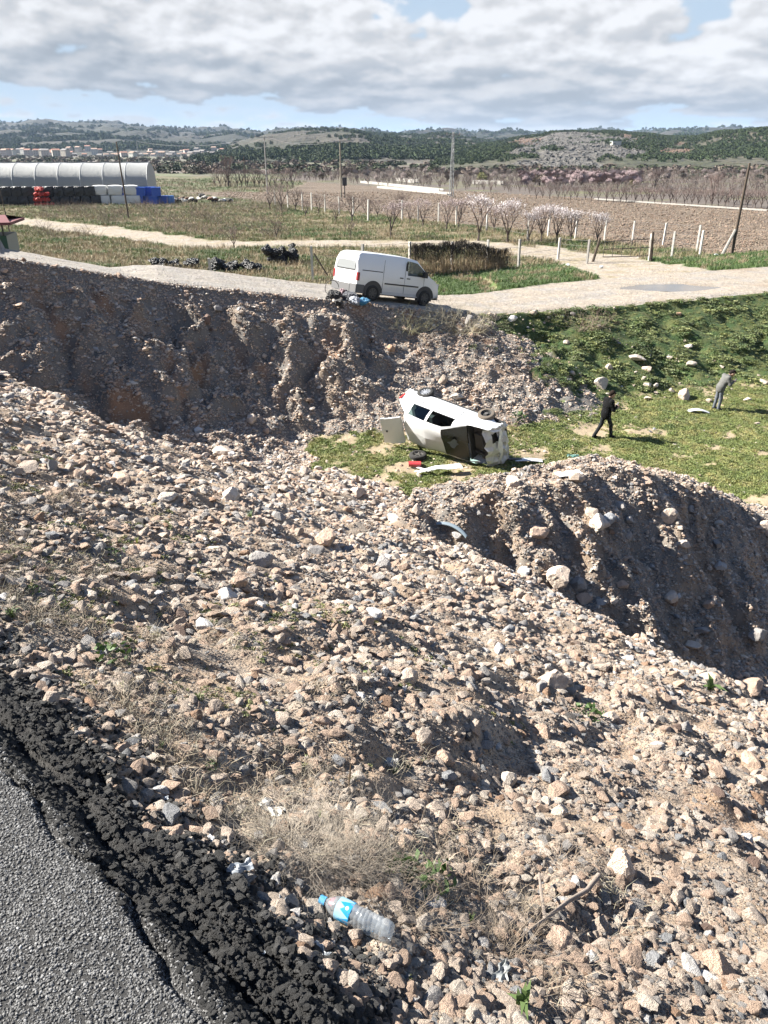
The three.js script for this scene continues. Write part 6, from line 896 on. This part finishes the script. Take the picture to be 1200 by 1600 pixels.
  // water bottle with label and cap
  {
    const p0 = spot(556, 1452), s = scaleAt(p0), L = 140 * s, r = L * 0.135, b = thing('plastic_bottle', 'crushed clear plastic water bottle with blue cap and label', 'bottle', [p0[0], p0[1] + r * 0.9, p0[2]]);
    const pr = [[0.001, 0], [0.7, 0], [0.92, 0.03], [1, 0.08]]; for (let k = 0; k < 7; k++) pr.push([1, 0.11 + k * 0.055], [0.93, 0.13 + k * 0.055], [0.93, 0.145 + k * 0.055]); pr.push([1, 0.52], [1, 0.74], [0.85, 0.80], [0.55, 0.87], [0.36, 0.905], [0.36, 0.93]);
    const crush = (g) => { const a = g.attributes.position; for (let i = 0; i < a.count; i++) { const x = a.getX(i), y = a.getY(i), z = a.getZ(i), k = ss(0.6, 0.15, y / L) * 0.35; a.setXYZ(i, x * (1 + k * 0.15), y + r * 0.12 * n3(x * 30, y * 12, z * 30), z * (1 - k) + r * 0.08 * n3(x * 40 + 5, y * 18, z * 40)); } g.computeVertexNormals(); return g; };
    part('shell', crush(lathe(pr.map(([a, y]) => [a * r, y * L]), 40)), new THREE.MeshPhysicalMaterial({ color: C(0.85, 0.90, 0.95), roughness: 0.1, transmission: 0.82, thickness: 0, ior: 1.55, side: THREE.DoubleSide }), b);
    const cv = document.createElement('canvas'); cv.width = 512; cv.height = 128; const q = cv.getContext('2d'); q.fillStyle = '#9fcfe6'; q.fillRect(0, 0, 512, 128); q.fillStyle = '#2b93c8'; for (let x = 0; x < 512; x += 128) { q.beginPath(); q.moveTo(x, 128); q.lineTo(x + 40, 40); q.lineTo(x + 64, 70); q.lineTo(x + 90, 20); q.lineTo(x + 128, 128); q.fill(); q.fillStyle = '#e8f4fa'; q.beginPath(); q.arc(x + 64, 92, 14, 0, 7); q.fill(); q.fillStyle = '#2b93c8'; }
    const lt = new THREE.CanvasTexture(cv); lt.colorSpace = THREE.SRGBColorSpace; const lab = new THREE.CylinderGeometry(r * 1.012, r * 1.012, L * 0.2, 40, 3, true); lab.translate(0, L * 0.63, 0); part('label', lab, new THREE.MeshPhysicalMaterial({ map: lt, roughness: 0.3, side: THREE.DoubleSide, transmission: 0.35, thickness: 0 }), b);
    part('inner_print', new THREE.CylinderGeometry(r * 0.62, r * 0.8, L * 0.06, 24, 1, true, 0.3, 1.4).translate(0, L * 0.82, 0), plastic(C(0.35, 0.03, 0.05), 0.4), b);
    const cap = new GB(); for (let k = 0; k < 24; k++) { const a = k / 24 * 6.2832, c = (k + 1) / 24 * 6.2832, rr = k % 2 ? 0.42 : 0.40; cap.quad([r * rr * Math.cos(a), L * 0.915, r * rr * Math.sin(a)], [r * rr * Math.cos(c), L * 0.915, r * rr * Math.sin(c)], [r * rr * Math.cos(c), L, r * rr * Math.sin(c)], [r * rr * Math.cos(a), L, r * rr * Math.sin(a)]).tri([0, L, 0], [r * 0.42 * Math.cos(a), L, r * 0.42 * Math.sin(a)], [r * 0.42 * Math.cos(c), L, r * 0.42 * Math.sin(c)]); } part('cap', cap.geo(), plastic(C(0.10, 0.36, 0.62), 0.35), b);
    // axis from base (615,1475) to cap (505,1415) in the photograph: lies along the shoulder
    const e0 = spot(612, 1470), e1 = spot(506, 1418), ax = new THREE.Vector3(e1[0] - e0[0], e1[1] - e0[1], e1[2] - e0[2]).normalize(); b.quaternion.setFromUnitVectors(new THREE.Vector3(0, 1, 0), ax); const k = new THREE.Vector3(e1[0] - e0[0], e1[1] - e0[1], e1[2] - e0[2]).length() / L; b.scale.setScalar(k * 1.05); b.position.set(e0[0], e0[1] + r * k * 0.95, e0[2]);
  }
  // plastic scraps
  const scraps = [[425, 1268, 44, C(0.62, 0.62, 0.60), 'crumpled white plastic bag caught at the dry bush'], [375, 1362, 40, C(0.36, 0.40, 0.45), 'clear bluish plastic film scrap on the broken asphalt edge'], [437, 1420, 36, C(0.36, 0.40, 0.45), 'long clear plastic film scrap below the dry bush'], [500, 1490, 34, C(0.38, 0.42, 0.46), 'pale film scrap beside the base of the bottle'], [256, 1250, 14, C(0.72, 0.77, 0.82), 'tiny bluish white plastic scrap on the black crumbs'], [267, 1268, 13, C(0.75, 0.8, 0.84), 'small white paper scrap on the black crumbs'], [330, 1312, 16, C(0.8, 0.8, 0.8), 'narrow white paper scrap on the black crumbs'], [410, 1490, 10, C(0.75, 0.8, 0.85), 'white crumb of foam below the film scraps'], [785, 1525, 44, C(0.34, 0.36, 0.36), 'dull grey plastic film under the dry bush'], [915, 865, 14, C(0.10, 0.11, 0.13), 'dark plastic scrap on the gravel mound face'], [895, 715, 18, C(0.25, 0.5, 0.42), 'greenish bottle scrap at the foot of the bank']];
  scraps.forEach(([px, py, w, c, l], i) => { const p = spot(px, py), s = w * scaleAt(p), f = single('plastic_scrap', sheet((u, v) => [lerp(-0.5, 0.5, u), 0.10 + 0.11 * n2(u * 1.7 + i * 5, v * 1.7) + 0.05 * n2(u * 4 + i, v * 4), lerp(-0.32, 0.32, v) * (0.7 + 0.4 * n2(u * 2 + i, 3))], 12, 9, 0.01), new THREE.MeshPhysicalMaterial({ color: c, roughness: 0.5, side: THREE.DoubleSide, transmission: 0.45, thickness: 0 }), l, 'scrap'); f.position.set(p[0], p[1] + 0.1 * s, p[2]); f.scale.setScalar(s); f.rotation.y = -0.6 + i; });
  // dead branch
  { const pts = [[812, 1475], [850, 1450], [885, 1425], [915, 1410], [932, 1390]].map(([x, y], i) => { const p = spot(x, y); return [p[0], p[1] + 0.03 + 0.012 * i, p[2]]; }), g = thing('dead_branch', 'grey weathered forked branch lying on the gravel', 'branch'), G = new GB(), k = 0.0075; for (let i = 0; i + 1 < pts.length; i++) G.tube(pts[i], pts[i + 1], k * (0.7 + 0.18 * i), k * (0.88 + 0.18 * i), 8); const wood = new THREE.MeshStandardMaterial({ color: C(0.30, 0.25, 0.21), roughness: 0.95, map: rep(T.stone, 0.1), bumpMap: rep(T.stoneH, 0.06), bumpScale: 0.004 }); part('limb', G.geo(0.8), wood, g); const a = spot(840, 1385); part('side_limb', new GB().tube([a[0], a[1] + 0.07, a[2]], [(a[0] + pts[1][0]) / 2 - 0.004, (a[1] + pts[1][1]) / 2 + 0.05, (a[2] + pts[1][2]) / 2], k * 0.6, k * 0.7, 6).tube([(a[0] + pts[1][0]) / 2 - 0.004, (a[1] + pts[1][1]) / 2 + 0.05, (a[2] + pts[1][2]) / 2], pts[1], k * 0.7, k * 0.9, 6).geo(0.8), wood, g); }
  { const a = spot(545, 1230), g = single('dead_stick', new GB().tube([0, 0, 0], [0.01, 0.12, 0.0], 0.005, 0.003, 6).geo(), new THREE.MeshStandardMaterial({ color: C(0.16, 0.11, 0.07), roughness: 1 }), 'thin dark stick standing upright in the gravel', 'stick'); g.position.set(...a); }
}
scene.fog = new THREE.FogExp2(new THREE.Color().setRGB(0.5, 0.68, 0.95), 0.00007);
shade(scene);
renderer.render(scene, camera);
